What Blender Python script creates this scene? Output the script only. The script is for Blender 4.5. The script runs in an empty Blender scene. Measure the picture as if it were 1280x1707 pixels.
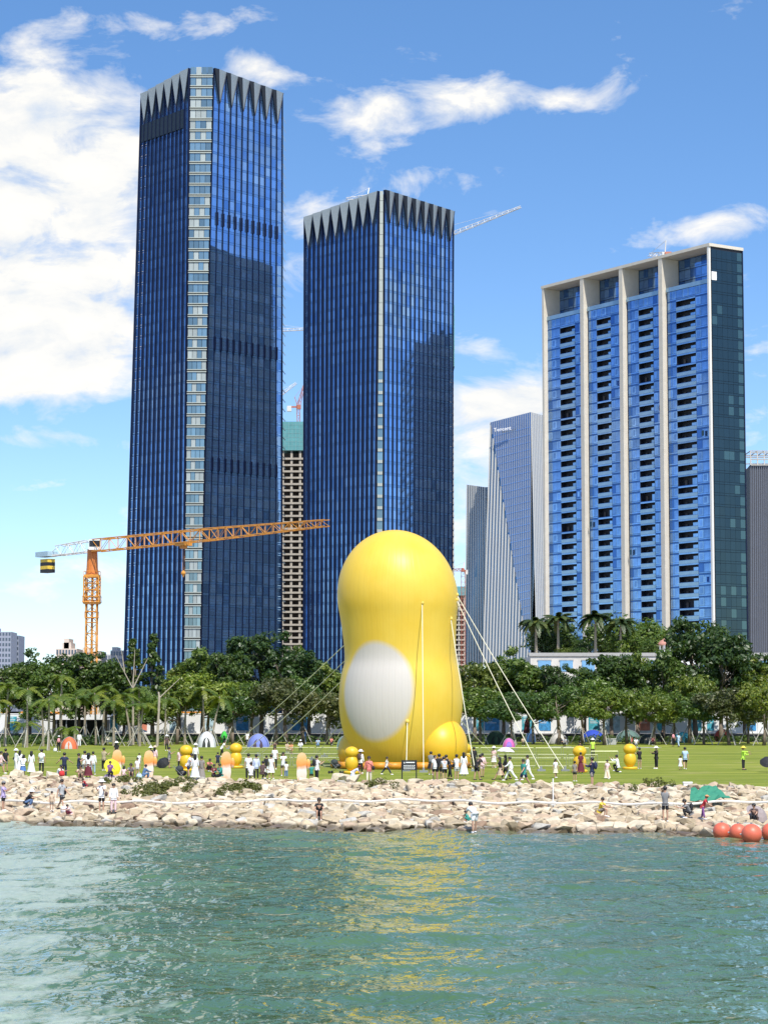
import bpy, bmesh, math, random
import numpy as np
from mathutils import Vector, Matrix, Euler
R = math.radians
rnd = random.Random(7)
S = bpy.context.scene
COL = S.collection
F = 3800.0
PITCH = math.atan((1192-853.5)/F)
EYE = 5.8
# ------------------------------------------------------------ camera, sky, sun, exposure
cam = bpy.data.objects.new('camera', bpy.data.cameras.new('camera')); COL.objects.link(cam)
cam.data.sensor_fit = 'HORIZONTAL'; cam.data.sensor_width = 36; cam.data.lens = F/1280*36
cam.data.clip_start = 0.5; cam.data.clip_end = 20000
cam.location = (0, 0, EYE); cam.rotation_euler = (math.pi/2+PITCH, 0, 0)
S.camera = cam
S.view_settings.view_transform = 'Standard'; S.view_settings.look = 'None'
S.view_settings.gamma = 1; S.view_settings.use_curve_mapping = False
S.view_settings.exposure = 0.35
SUN_EL, SUN_AZ = 55, 162          # azimuth clockwise from +Y (the view direction)
sd = Vector((math.sin(R(SUN_AZ))*math.cos(R(SUN_EL)), math.cos(R(SUN_AZ))*math.cos(R(SUN_EL)), math.sin(R(SUN_EL))))
sun = bpy.data.objects.new('sun', bpy.data.lights.new('sun', 'SUN')); COL.objects.link(sun)
sun.data.energy = 4.6; sun.data.angle = R(0.53); sun.data.color = (1, 0.955, 0.88)
sun.rotation_euler = sd.to_track_quat('Z', 'Y').to_euler()

W = bpy.data.worlds.new('World'); S.world = W; W.use_nodes = True
nt = W.node_tree; nt.nodes.clear()
class NT:
    def __init__(s, t): s.t = t
    def n(s, typ, **kw):
        o = s.t.nodes.new(typ)
        for k, v in kw.items(): setattr(o, k, v)
        return o
    def l(s, a, b): s.t.links.new(a, b)
    def m(s, op, a, b=None, c=None, clamp=False):
        o = s.t.nodes.new('ShaderNodeMath'); o.operation = op; o.use_clamp = clamp
        for i, v in enumerate((a, b, c)):
            if v is None: continue
            if isinstance(v, (int, float)): o.inputs[i].default_value = v
            else: s.l(v, o.inputs[i])
        return o.outputs[0]
    def ramp(s, f, pts, interp='LINEAR'):
        o = s.t.nodes.new('ShaderNodeValToRGB'); o.color_ramp.interpolation = interp
        e = o.color_ramp.elements
        while len(e) < len(pts): e.new(0.5)
        for i, (p, c) in enumerate(pts):
            e[i].position = p; e[i].color = (c if hasattr(c, '__len__') else (c, c, c)) + (1,) if hasattr(c, '__len__') else (c, c, c, 1)
        s.l(f, o.inputs[0]); return o.outputs[0]
    def noise(s, vec, scale, detail=4, rough=0.55, dist=0.0):
        o = s.t.nodes.new('ShaderNodeTexNoise'); o.inputs['Scale'].default_value = scale
        o.inputs['Detail'].default_value = detail; o.inputs['Roughness'].default_value = rough
        o.inputs['Distortion'].default_value = dist
        if vec is not None: s.l(vec, o.inputs['Vector'])
        return o.outputs['Fac']
    def comb(s, x, y, z):
        o = s.t.nodes.new('ShaderNodeCombineXYZ')
        for i, v in enumerate((x, y, z)):
            if isinstance(v, (int, float)): o.inputs[i].default_value = v
            else: s.l(v, o.inputs[i])
        return o.outputs[0]
    def mix(s, f, a, b, typ='MIX'):
        o = s.t.nodes.new('ShaderNodeMix'); o.data_type = 'RGBA'; o.blend_type = typ
        for k, v in ((0, f), (6, a), (7, b)):
            if isinstance(v, (int, float)): o.inputs[k].default_value = v
            elif isinstance(v, tuple): o.inputs[k].default_value = v + (1,) if len(v) == 3 else v
            else: s.l(v, o.inputs[k])
        return o.outputs[2]
w = NT(nt)
tc = w.n('ShaderNodeTexCoord').outputs['Generated']
sp = w.n('ShaderNodeSeparateXYZ'); w.l(tc, sp.inputs[0]); X, Y, Z = sp.outputs
# the air layer is deep: the view rises quickly out of the white horizon band
zz = w.m('ADD', w.m('MULTIPLY', w.m('MAXIMUM', Z, 0.0), 1.9), 0.02)
sky = w.n('ShaderNodeTexSky', sky_type='NISHITA', sun_disc=False)
sky.sun_elevation = R(SUN_EL); sky.sun_rotation = R(SUN_AZ); sky.altitude = 0
sky.air_density = 1.0; sky.dust_density = 0.4; sky.ozone_density = 2.4
nv = w.n('ShaderNodeVectorMath', operation='NORMALIZE'); w.l(w.comb(X, Y, zz), nv.inputs[0])
w.l(nv.outputs[0], sky.inputs[0])
hs = w.n('ShaderNodeHueSaturation'); hs.inputs['Saturation'].default_value = 1.18; hs.inputs['Value'].default_value = 1.9
w.l(sky.outputs[0], hs.inputs['Color'])
az = w.m('ARCTAN2', X, Y); el = w.m('ARCSINE', Z)
def ad(px, py):  # photo direction -> azimuth, elevation
    xc = (px-640)/F; yc = (853.5-py)/F
    d = Vector((xc, math.cos(PITCH)-yc*math.sin(PITCH), math.sin(PITCH)+yc*math.cos(PITCH))).normalized()
    return math.atan2(d.x, d.y), math.asin(d.z)
blobs = [  # px, py, half width, half height, weight
 (60,210,190,120,.62),(80,390,200,170,.8),(60,560,200,80,.62),(40,620,170,40,.4),(250,40,160,26,.12),(505,390,50,90,.3),(30,60,90,40,.2),(215,250,40,60,.2),(300,20,210,26,.14),
 (425,115,62,34,.6),(610,185,70,60,.52),(790,165,170,50,.60),(930,170,70,18,.25),(700,290,170,40,.26),(560,340,90,30,.25),
 (1210,372,130,34,.5),(820,690,130,60,.6),(780,580,60,25,.2),(1260,690,40,60,.5),(850,660,90,25,.35),
 (90,735,170,20,.3),(60,960,160,36,.4),(140,810,90,14,.25),(200,900,120,50,.2),(850,800,170,110,.5),(300,1050,500,40,.15),(1000,900,500,150,.2)]
acc = None
for px, py, a, b, wt in blobs:
    u0, v0 = ad(px, py); a /= F; b /= F
    du = w.m('DIVIDE', w.m('SUBTRACT', az, u0), a); dv = w.m('DIVIDE', w.m('SUBTRACT', el, v0), b)
    r2 = w.m('ADD', w.m('MULTIPLY', du, du), w.m('MULTIPLY', dv, dv))
    g = w.m('MULTIPLY', w.m('POWER', 2.718, w.m('MULTIPLY', r2, -1.0)), wt)
    acc = g if acc is None else w.m('ADD', acc, g)
cv = w.comb(w.m('MULTIPLY', az, 1.0), w.m('MULTIPLY', el, 1.9), 0.37)
n1 = w.noise(cv, 24, 9, 0.60, 0.35); n2 = w.noise(cv, 7, 5, 0.5, 0.3)
n3 = w.noise(w.comb(az, w.m('ADD', w.m('MULTIPLY', el, 1.9), 0.022), 0.37), 24, 9, 0.60, 0.35)
# outside the frame scattered fair-weather clouds go on
away = w.m('SUBTRACT', 1.0, w.m('POWER', 2.718, w.m('MULTIPLY', w.m('MULTIPLY', az, az), -18.0)))
gen = w.m('MULTIPLY', w.m('MULTIPLY', w.m('SUBTRACT', n2, 0.47), 3.2), away)
cov = w.m('ADD', w.m('MINIMUM', acc, 0.80), w.m('MAXIMUM', gen, -0.1))
dens = w.m('ADD', w.m('MULTIPLY', w.m('SUBTRACT', n1, 0.5), 1.8), w.m('SUBTRACT', cov, 0.30))
mask = w.ramp(w.m('ADD', dens, 0.2), [(0.16, 0.0), (0.36, 0.45), (0.62, 0.97)])
bw = w.n('ShaderNodeRGBToBW'); w.l(mask, bw.inputs[0]); mask = bw.outputs[0]
shade = w.m('ADD', w.m('MULTIPLY', w.m('SUBTRACT', n1, n3), 1.6), 0.62, clamp=True)
ccol = w.ramp(shade, [(0.15, (5.2, 6.0, 7.2)), (0.5, (7.3, 7.4, 7.4)), (0.85, (8.7, 8.4, 7.8))])
# thin white veil low above the horizon
veil = w.m('MULTIPLY', w.m('POWER', 2.718, w.m('MULTIPLY', w.m('ABSOLUTE', el), -17.0)), 0.72)
base = w.mix(veil, hs.outputs[0], (6.7, 7.5, 7.9))
fin = w.mix(mask, base, ccol)
bg = w.n('ShaderNodeBackground'); bg.inputs['Strength'].default_value = 0.1
w.l(fin, bg.inputs[0]); out = w.n('ShaderNodeOutputWorld'); w.l(bg.outputs[0], out.inputs[0])

# ------------------------------------------------------------ helpers
def ray(px, py):
    xc = (px-640)/F; yc = (853.5-py)/F
    return Vector((xc, math.cos(PITCH)-yc*math.sin(PITCH), math.sin(PITCH)+yc*math.cos(PITCH)))
def at(px, py, Yd):
    d = ray(px, py); return Vector((d.x*Yd/d.y, Yd, EYE+d.z*Yd/d.y))
def cl(x, a, b): return max(a, min(b, x))
def YS(x): return 116.5-0.28*cl(x, -60, 60)
def YL(x): return 145.5-0.47*cl(x, -60, 60)
def H(x, y):
    s, l = YS(x), YL(x)
    if y < s: return max(-2.0, -0.22*(s-y))
    if y < l: return 1.45*(y-s)/(l-s)
    return float(np.interp(y, [l, 185, 260, 300], [1.45, 1.75, 2.2, 2.5]))
def drop(px, py):       # the place on the ground seen at a point of the photograph
    d = ray(px, py); t = 60.0
    while t < 320:
        p = Vector((d.x*t/d.y, t, EYE+d.z*t/d.y))
        if p.z <= max(H(p.x, p.y), 0.0): return p
        t += 0.15
    return Vector((d.x*290/d.y, 290, 2.45))
MATS = {}
def mat(name, col, rough=0.6, metal=0.0, var=0.12, scale=3.0, bump=0.0, spec=0.5, island=0.0, coat=0.0, transl=0.0):
    if name in MATS: return MATS[name]
    m = bpy.data.materials.new(name); m.use_nodes = True; MATS[name] = m
    t = NT(m.node_tree); b = m.node_tree.nodes['Principled BSDF']
    b.inputs['Roughness'].default_value = rough; b.inputs['Metallic'].default_value = metal
    b.inputs['Specular IOR Level'].default_value = spec; b.inputs['Coat Weight'].default_value = coat
    tcn = t.n('ShaderNodeTexCoord').outputs['Object']
    n = t.noise(tcn, scale, 5, 0.6)
    lo = tuple(c*(1-var) for c in col); hi = tuple(min(1, c*(1+var)) for c in col)
    c = t.ramp(n, [(0.3, lo), (0.7, hi)])
    if island:
        g = t.n('ShaderNodeNewGeometry').outputs['Random Per Island']
        oi = t.n('ShaderNodeObjectInfo').outputs['Random']
        q = t.m('FRACT', t.m('ADD', g, oi))
        k = t.ramp(q, [(0, 1-island), (1, 1+island)])
        c = t.mix(1.0, c, k, 'MULTIPLY')
    t.l(c, b.inputs['Base Color'])
    if bump:
        bn = t.n('ShaderNodeBump'); bn.inputs['Strength'].default_value = bump; bn.inputs['Distance'].default_value = 0.05
        t.l(t.noise(tcn, scale*4, 6, 0.65), bn.inputs['Height']); t.l(bn.outputs[0], b.inputs['Normal'])
    if transl:
        tr = t.n('ShaderNodeBsdfTranslucent'); t.l(c, tr.inputs[0])
        ms = t.n('ShaderNodeMixShader'); ms.inputs[0].default_value = transl
        o = m.node_tree.nodes['Material Output']
        t.l(b.outputs[0], ms.inputs[1]); t.l(tr.outputs[0], ms.inputs[2]); t.l(ms.outputs[0], o.inputs[0])
    return m
class MB:
    def __init__(s): s.v = []; s.f = []; s.mi = []
    def add(s, vs, fs, mi=0, M=None):
        b = len(s.v)
        if M is not None: vs = [tuple(M @ Vector(v)) for v in vs]
        s.v += [tuple(v) for v in vs]; s.f += [tuple(i+b for i in f) for f in fs]; s.mi += [mi]*len(fs); return s
    def box(s, x0, x1, y0, y1, z0, z1, mi=0, M=None):
        return s.add([(x0,y0,z0),(x1,y0,z0),(x1,y1,z0),(x0,y1,z0),(x0,y0,z1),(x1,y0,z1),(x1,y1,z1),(x0,y1,z1)],
            [(0,3,2,1),(4,5,6,7),(0,1,5,4),(1,2,6,5),(2,3,7,6),(3,0,4,7)], mi, M)
    def tube(s, a, b, r, r2=None, n=6, mi=0, caps=True):
        a = Vector(a); b = Vector(b); d = (b-a)
        if d.length < 1e-6: return s
        d.normalize(); r2 = r if r2 is None else r2
        u = d.orthogonal().normalized(); q = d.cross(u)
        vs = [a+(u*math.cos(2*math.pi*i/n)+q*math.sin(2*math.pi*i/n))*r for i in range(n)]
        vs += [b+(u*math.cos(2*math.pi*i/n)+q*math.sin(2*math.pi*i/n))*r2 for i in range(n)]
        fs = [(i, (i+1) % n, n+(i+1) % n, n+i) for i in range(n)]
        if caps: fs += [tuple(range(n-1, -1, -1)), tuple(range(n, 2*n))]
        return s.add(vs, fs, mi)
    def path(s, pts, r, n=6, mi=0):
        for a, b in zip(pts[:-1], pts[1:]): s.tube(a, b, r, r, n, mi)
        return s
    def lathe(s, prof, n=16, c=(0,0,0), mi=0, M=None):
        vs = []; fs = []
        for r, z in prof: vs += [(c[0]+r*math.cos(2*math.pi*i/n), c[1]+r*math.sin(2*math.pi*i/n), c[2]+z) for i in range(n)]
        for k in range(len(prof)-1): fs += [(k*n+i, k*n+(i+1) % n, (k+1)*n+(i+1) % n, (k+1)*n+i) for i in range(n)]
        fs += [tuple(range(n-1, -1, -1)), tuple((len(prof)-1)*n+i for i in range(n))]
        return s.add(vs, fs, mi, M)
    def ell(s, c, rx, ry, rz, n=12, k=8, mi=0, M=None):
        vs = []; fs = []
        for j in range(1, k):
            t = math.pi*j/k
            vs += [(c[0]+rx*math.sin(t)*math.cos(2*math.pi*i/n), c[1]+ry*math.sin(t)*math.sin(2*math.pi*i/n), c[2]-rz*math.cos(t)) for i in range(n)]
        b = len(vs); vs += [(c[0], c[1], c[2]-rz), (c[0], c[1], c[2]+rz)]
        for j in range(k-2): fs += [(j*n+i, j*n+(i+1) % n, (j+1)*n+(i+1) % n, (j+1)*n+i) for i in range(n)]
        fs += [(b, (i+1) % n, i) for i in range(n)] + [(b+1, (k-2)*n+i, (k-2)*n+(i+1) % n) for i in range(n)]
        return s.add(vs, fs, mi, M)
    def mesh(s, name, mats, smooth=False):
        me = bpy.data.meshes.new(name); me.from_pydata(s.v, [], s.f)
        for m in (mats if isinstance(mats, (list, tuple)) else [mats]): me.materials.append(m)
        me.polygons.foreach_set('material_index', s.mi)
        if smooth: me.polygons.foreach_set('use_smooth', [True]*len(s.f))
        me.update(); return me
    def build(s, name, mats, parent=None, smooth=False, loc=None):
        return link(name, s.mesh(name, mats, smooth), parent, loc)
def link(name, me, parent=None, loc=None, M=None):
    o = bpy.data.objects.new(name, me); COL.objects.link(o)
    if parent is not None: o.parent = parent
    if loc is not None: o.location = loc
    if M is not None: o.matrix_local = M
    return o
def tag(o, label=None, cat=None, group=None, kind=None):
    if label: o['label'] = label
    if cat: o['category'] = cat
    if group: o['group'] = group
    if kind: o['kind'] = kind
    return o
def thing(name, loc, label, cat, group=None, rz=0):
    o = bpy.data.objects.new(name, None); COL.objects.link(o); o.location = loc; o.rotation_euler.z = rz
    o.empty_display_size = 0.3
    return tag(o, label, cat, group)
def copy_tree(o, parent=None):
    c = o.copy(); COL.objects.link(c)
    if parent is not None: c.parent = parent
    for ch in list(o.children): copy_tree(ch, c)
    return c
def stuff(o): o['kind'] = 'stuff'; return o

# ------------------------------------------------------------ materials
def glass(name, col, rough=0.04, metal=0.85, var=0.10):
    return mat(name, col, rough, metal, var, 0.06, island=0.06)
G_A = glass('tower_glass_a', (.18,.34,.63)); G_B = glass('tower_glass_b', (.23,.41,.71)); G_C = glass('tower_glass_c', (.13,.27,.54))
G_SP = glass('tower_spandrel', (.14,.29,.56), .08, .8)
G_COR = mat('corner_glass', (.19,.28,.31), .08, .6, .15, .5, island=.25)
G_CB = mat('corner_blind', (.33,.37,.36), .35, .1, .1, .5, island=.15)
FIN = mat('dark_metal_fin', (.006,.010,.035), .35, .4, .1)
DARKW = mat('dark_core_wall', (.006,.009,.018), .6, 0, .1)
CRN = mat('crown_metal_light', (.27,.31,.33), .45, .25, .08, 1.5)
CRD = mat('crown_shade_and_edge', (.012,.018,.035), .35, .4)  # shade of the fold facets painted in; edge bars share it
COR_SP = mat('corner_spandrel', (.34,.37,.34), .5, .1, .08)
STONE = mat('beige_stone', (.58,.53,.44), .7, 0, .06, .6)
CONC = mat('raw_concrete', (.38,.34,.28), .85, 0, .15, .5)
CONCD = mat('concrete_interior', (.07,.06,.055), .9, 0, .2, .5)
G_RES = mat('residential_glass', (.165,.30,.56), .05, .82, .2, .5, island=.2)
G_RES2 = mat('residential_glass_pale', (.26,.42,.65), .06, .75, .2, .5, island=.2)
G_RESD = glass('residential_spandrel', (.05,.15,.42), .12, .7)
BALU = mat('balustrade_glass', (.26,.38,.48), .1, .5, .1, .5)
G_GRN = glass('side_glass_green', (.045,.075,.085), .06, .8)
G_GRN2 = glass('side_glass_green_pale', (.09,.15,.145), .06, .75)
WHITE = mat('white_paint', (.78,.78,.76), .5, 0, .04)
GREYM = mat('grey_metal', (.35,.36,.37), .4, .6, .1)
BLACK = mat('black_plastic', (.015,.015,.017), .5, 0, .1)

# ------------------------------------------------------------ terrain and water
def grid(name, xs, ys, hf, m, parent=None, kind=None, smooth=True):
    nx, ny = len(xs), len(ys)
    XX, YY = np.meshgrid(xs, ys); ZZ = hf(XX, YY)
    co = np.stack([XX, YY, ZZ], -1).reshape(-1, 3).astype('f')
    return gridco(name, co, nx, ny, m, kind, smooth)
def gridco(name, co, nx, ny, m, kind=None, smooth=True):
    me = bpy.data.meshes.new(name)
    i = np.arange(nx-1)[None]+nx*np.arange(ny-1)[:, None]; i = i.reshape(-1)
    q = np.stack([i, i+1, i+nx+1, i+nx], -1).astype('i')
    me.vertices.add(len(co)); me.vertices.foreach_set('co', np.ascontiguousarray(co, dtype='f').reshape(-1))
    me.loops.add(q.size); me.loops.foreach_set('vertex_index', q.reshape(-1))
    me.polygons.add(len(q)); me.polygons.foreach_set('loop_start', np.arange(0, q.size, 4, dtype='i'))
    me.polygons.foreach_set('use_smooth', [smooth]*len(q))
    me.update(calc_edges=True); me.materials.append(m)
    o = link(name, me)
    if kind: o['kind'] = kind
    return o
def sheet(name, xs, ts, yf, m):     # strips between two slanted lines; t in 0..1 from near to far
    co = []
    for t in ts:
        for x in xs:
            y = yf(x, t); co.append((x, y, H(x, y)))
    return gridco(name, np.array(co), len(xs), len(ts), m, 'structure')
def grass_mat():
    m = bpy.data.materials.new('lawn_grass'); m.use_nodes = True; t = NT(m.node_tree); b = m.node_tree.nodes['Principled BSDF']
    g = t.n('ShaderNodeNewGeometry').outputs['Position']
    s = t.n('ShaderNodeSeparateXYZ'); t.l(g, s.inputs[0])
    st = t.comb(t.m('MULTIPLY', s.outputs[0], .05), t.m('MULTIPLY', s.outputs[1], .35), 0)
    n1 = t.noise(st, 1.0, 4, .6); n2 = t.noise(g, 2.2, 6, .7); n3 = t.noise(g, .35, 4, .6)
    c = t.ramp(n1, [(.30, (.11,.155,.022)), (.5, (.22,.26,.038)), (.72, (.36,.36,.07))])
    c = t.mix(t.m('MULTIPLY', n2, .6), c, (.14,.17,.025), 'MIX')
    dry = t.ramp(n3, [(.56, 0.), (.70, .6)])
    c = t.mix(dry, c, (.34,.30,.12))
    t.l(c, b.inputs['Base Color']); b.inputs['Roughness'].default_value = .9; b.inputs['Specular IOR Level'].default_value = .1
    bn = t.n('ShaderNodeBump'); bn.inputs['Strength'].default_value = .8; bn.inputs['Distance'].default_value = .12
    t.l(t.noise(g, 7, 5, .7), bn.inputs['Height']); t.l(bn.outputs[0], b.inputs['Normal'])
    return m
GRASS = grass_mat()
SOIL = mat('embankment_gravel', (.10,.075,.05), .95, 0, .4, 3, .5)
PAVE = mat('site_ground', (.22,.19,.15), .9, 0, .25, .2, .3)
xs_w = [-900, -400, -200, -120, -90]+list(np.linspace(-60, 60, 49))+[90, 120, 200, 400, 900]
sheet('embankment', xs_w, np.linspace(0, 1, 14), lambda x, t: YS(x)-9+(YL(x)-YS(x)+9.3)*t, SOIL)
embank = bpy.data.objects['embankment']
sheet('lawn', xs_w, [0, .02, .05, .1, .2, .3, .4, .5, .6, .7, .8, .9, 1], lambda x, t: YL(x)+(287-YL(x))*t, GRASS)
grid('ground', [-9000, -900, 0, 900, 9000], [286.8, 300, 600, 3000, 12000], lambda X, Y: np.where(Y < 290, 2.40, 2.5)+0*X, PAVE, kind='structure')
KERB = mat('pale_kerb_concrete', (.52,.48,.40), .8, 0, .1, 2)
kb = MB(); pts = [(x, YL(x)-.05) for x in np.linspace(-60, 60, 31)]
for (xa, ya), (xb, yb) in zip(pts[:-1], pts[1:]):
    if xa < -13 or xa > 17:
        kb.add([(xa, ya-.25, 1.2), (xb, yb-.25, 1.2), (xb, yb+.1, 1.2), (xa, ya+.1, 1.2), (xa, ya-.25, 1.56), (xb, yb-.25, 1.56), (xb, yb+.1, 1.56), (xa, ya+.1, 1.56)],
               [(0,3,2,1),(4,5,6,7),(0,1,5,4),(1,2,6,5),(2,3,7,6),(3,0,4,7)])
k = kb.build('kerb', KERB); k['kind'] = 'structure'

def water_mat():
    m = bpy.data.materials.new('green_bay_water'); m.use_nodes = True; t = NT(m.node_tree); b = m.node_tree.nodes['Principled BSDF']
    g = t.n('ShaderNodeNewGeometry').outputs['Position']
    s = t.n('ShaderNodeSeparateXYZ'); t.l(g, s.inputs[0]); X, Y = s.outputs[0], s.outputs[1]
    n_big = t.noise(g, .12, 3, .5)
    c = t.ramp(n_big, [(.3, (.054,.112,.042)), (.7, (.088,.158,.062))])
    # sand coloured shallows beside the rocks
    dsh = t.m('SUBTRACT', t.m('ADD', 116.5, t.m('MULTIPLY', X, -.28)), Y)
    sh = t.m('MULTIPLY', t.m('POWER', 2.718, t.m('MULTIPLY', t.m('MAXIMUM', dsh, 0.), -.22)), .75)
    c = t.mix(sh, c, (.20,.17,.10))
    # churned wake with sky glare painted in pale on the left, a few streaks right
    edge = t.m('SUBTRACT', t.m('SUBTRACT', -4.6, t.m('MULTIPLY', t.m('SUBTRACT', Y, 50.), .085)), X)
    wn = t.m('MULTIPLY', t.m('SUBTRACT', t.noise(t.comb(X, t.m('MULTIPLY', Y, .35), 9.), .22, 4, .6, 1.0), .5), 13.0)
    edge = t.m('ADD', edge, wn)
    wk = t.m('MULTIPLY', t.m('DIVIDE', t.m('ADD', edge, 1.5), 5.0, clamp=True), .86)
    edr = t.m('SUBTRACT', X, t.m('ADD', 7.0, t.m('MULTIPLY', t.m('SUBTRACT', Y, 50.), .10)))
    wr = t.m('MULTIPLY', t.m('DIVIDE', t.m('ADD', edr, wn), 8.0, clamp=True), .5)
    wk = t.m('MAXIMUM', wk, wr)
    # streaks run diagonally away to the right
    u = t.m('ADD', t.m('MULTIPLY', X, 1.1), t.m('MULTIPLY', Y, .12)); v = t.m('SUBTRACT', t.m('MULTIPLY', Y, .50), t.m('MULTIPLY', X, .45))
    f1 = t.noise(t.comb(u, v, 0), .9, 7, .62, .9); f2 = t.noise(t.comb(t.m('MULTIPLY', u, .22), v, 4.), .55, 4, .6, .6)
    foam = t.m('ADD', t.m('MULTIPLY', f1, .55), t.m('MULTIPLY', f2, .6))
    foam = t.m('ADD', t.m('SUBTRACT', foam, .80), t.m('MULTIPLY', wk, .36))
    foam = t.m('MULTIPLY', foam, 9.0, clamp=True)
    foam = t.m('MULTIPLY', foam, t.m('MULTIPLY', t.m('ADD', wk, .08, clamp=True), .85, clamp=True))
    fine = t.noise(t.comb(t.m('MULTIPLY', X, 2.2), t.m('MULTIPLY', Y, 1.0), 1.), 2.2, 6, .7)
    foam_glare_c = t.mix(fine, (.20,.29,.22), (.50,.54,.46))  # pale colour serves both wake foam and painted sky glare
    c = t.mix(foam, c, foam_glare_c)
    t.l(c, b.inputs['Base Color'])
    t.l(t.m('ADD', t.m('MULTIPLY', foam, .35), .06), b.inputs['Roughness']); b.inputs['IOR'].default_value = 1.33
    r1 = t.noise(t.comb(X, t.m('MULTIPLY', Y, .55), 0), 2.3, 2, .45, .6)
    r2 = t.noise(t.comb(X, t.m('MULTIPLY', Y, .7), 3), 7.0, 1, .5, .5)
    hgt = t.m('ADD', r1, t.m('MULTIPLY', r2, .10))
    bn = t.n('ShaderNodeBump'); bn.inputs['Strength'].default_value = 1.0; bn.inputs['Distance'].default_value = .13
    t.l(hgt, bn.inputs['Height']); t.l(bn.outputs[0], b.inputs['Normal'])
    return m
def waves(X, Y):
    rs = np.random.RandomState(3); Zw = np.zeros_like(X, dtype=float)
    for i in range(46):
        lam = np.exp(rs.uniform(np.log(.6), np.log(7.5))); a = rs.normal(R(75), .75)
        k = 2*np.pi/lam; ph = rs.uniform(0, 6.28); amp = .0034*lam**.98
        Zw += amp*np.sin(k*(X*np.cos(a)+Y*np.sin(a))+ph+.8*np.sin(.13*X+.21*Y+i))
    fade = np.clip((40-np.abs(X))/6, 0, 1)*np.clip((Y-36)/4, 0, 1)*np.clip((136-Y)/8, 0, 1)
    return Zw*fade
wx = np.concatenate([[-900, -400, -150, -70], np.linspace(-40, 40, 381), [70, 150, 400, 900]])
wy = np.concatenate([[-300, -100, 0], np.linspace(36, 136, 471), [160, 400]])
def wat(X, Y): return waves(X, Y)
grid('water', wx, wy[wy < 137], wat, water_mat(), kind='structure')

# ------------------------------------------------------------ rocks of the embankment
ROCKM = [mat('rock_beige', (.50,.40,.265), .85, 0, .22, 2.2, .6), mat('rock_pink', (.44,.33,.225), .85, 0, .25, 2.2, .6),
         mat('rock_cream', (.57,.485,.35), .85, 0, .18, 2.2, .6), mat('rock_tan', (.41,.33,.215), .85, 0, .25, 2.2, .6),
         mat('rock_brown', (.27,.18,.12), .85, 0, .3, 2.2, .6), mat('rock_grey', (.42,.40,.35), .85, 0, .2, 2.2, .6)]
def rock_hull(seed):
    rs = random.Random(seed); bm = bmesh.new()
    for i in range(15):
        z = rs.uniform(-1, 1); a = rs.uniform(0, 6.283); q = math.sqrt(1-z*z)
        k = rs.uniform(.8, 1.0)
        x, y, z = q*math.cos(a)*k, q*math.sin(a)*k, z*k
        # squared-off slab
        f = lambda c, p: math.copysign(abs(c)**p, c)
        bm.verts.new((f(x, .75), f(y, .75), cl(f(z, .7), -.8, .75)))
    bmesh.ops.convex_hull(bm, input=bm.verts)
    for v in [v for v in bm.verts if not v.link_faces]: bm.verts.remove(v)
    bmesh.ops.bevel(bm, geom=list(bm.edges), offset=.06, segments=1, affect='EDGES', clamp_overlap=True)
    bmesh.ops.triangulate(bm, faces=bm.faces)
    me = bpy.data.meshes.new('rock'); bm.to_mesh(me); bm.free(); return me
hulls = [rock_hull(s) for s in range(7)]
rmesh = {}
for m in ROCKM:       # wet, algae-dark foot of the bank at the waterline
    t = NT(m.node_tree); b = m.node_tree.nodes['Principled BSDF']; src = b.inputs['Base Color'].links[0].from_socket
    g = t.n('ShaderNodeNewGeometry').outputs['Position']; s_ = t.n('ShaderNodeSeparateXYZ'); t.l(g, s_.inputs[0])
    wt = t.m('MULTIPLY', t.m('SUBTRACT', t.m('ADD', .30, t.m('MULTIPLY', t.m('SUBTRACT', t.noise(g, .9, 4, .6), .5), .5)), s_.outputs[2]), 7.0, clamp=True)
    gr = t.m('MULTIPLY', t.ramp(t.noise(g, .5, 4, .65), [(.52, 0.), (.66, 1.)]), .35)
    c = t.mix(gr, src, (.22,.17,.10)); c = t.mix(t.m('MULTIPLY', wt, .8), c, (.085,.062,.035)); t.l(c, b.inputs['Base Color'])
    t.l(t.m('SUBTRACT', .85, t.m('MULTIPLY', wt, .5)), b.inputs['Roughness'])
for i, h in enumerate(hulls):
    for j, m in enumerate(ROCKM):
        c = h.copy(); c.materials.append(m); rmesh[i, j] = c
def rock_kind(): return rnd.choices(range(6), [32, 13, 28, 18, 4, 5])[0]
cand = []
t0 = 0
x = -34.0
rows = 52
for r_ in range(rows):
    t = -.06+1.035*r_/(rows-1)
    xx = -31+rnd.uniform(0, .6)
    while xx < 31:
        sz = rnd.choice([.22, .28, .33, .38, .44, .50, .60])*(1.0 if t < .3 else .84)
        y = YS(xx)+(YL(xx)-YS(xx))*t+rnd.uniform(-.35, .35)
        cand.append((xx, y, sz)); xx += sz*rnd.uniform(1.35, 1.9)
# a pixel on screen: nearest rocks show largest
vis = [c for c in cand if abs(c[0]/c[1]*F) < 650 and c[1] > YS(c[0])+.3]
vis.sort(key=lambda c: c[1]/c[2]**.6 + (YS(c[0])-116.5)*-1.0)
near = set(id(c) for c in vis[:300])
rest = MB()
far_np = []
hv = [([tuple(v.co) for v in h.vertices], [tuple(p.vertices) for p in h.polygons]) for h in hulls]
for c in cand:
    xx, y, sz = c
    M = Matrix.Translation((xx, y, H(xx, y)+sz*rnd.uniform(.05, .28))) @ Euler((rnd.uniform(-.3, .3), rnd.uniform(-.3, .3), rnd.uniform(0, 6.28))).to_matrix().to_4x4() @ \
        Matrix.Diagonal((sz*rnd.uniform(.85, 1.35), sz*rnd.uniform(.75, 1.0), sz*rnd.uniform(.52, .88), 1))
    i, j = rnd.randrange(7), rock_kind()
    if id(c) in near: link('rock', rmesh[i, j], embank, M=M)
    else: rest.add(hv[i][0], hv[i][1], j, M)
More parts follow.
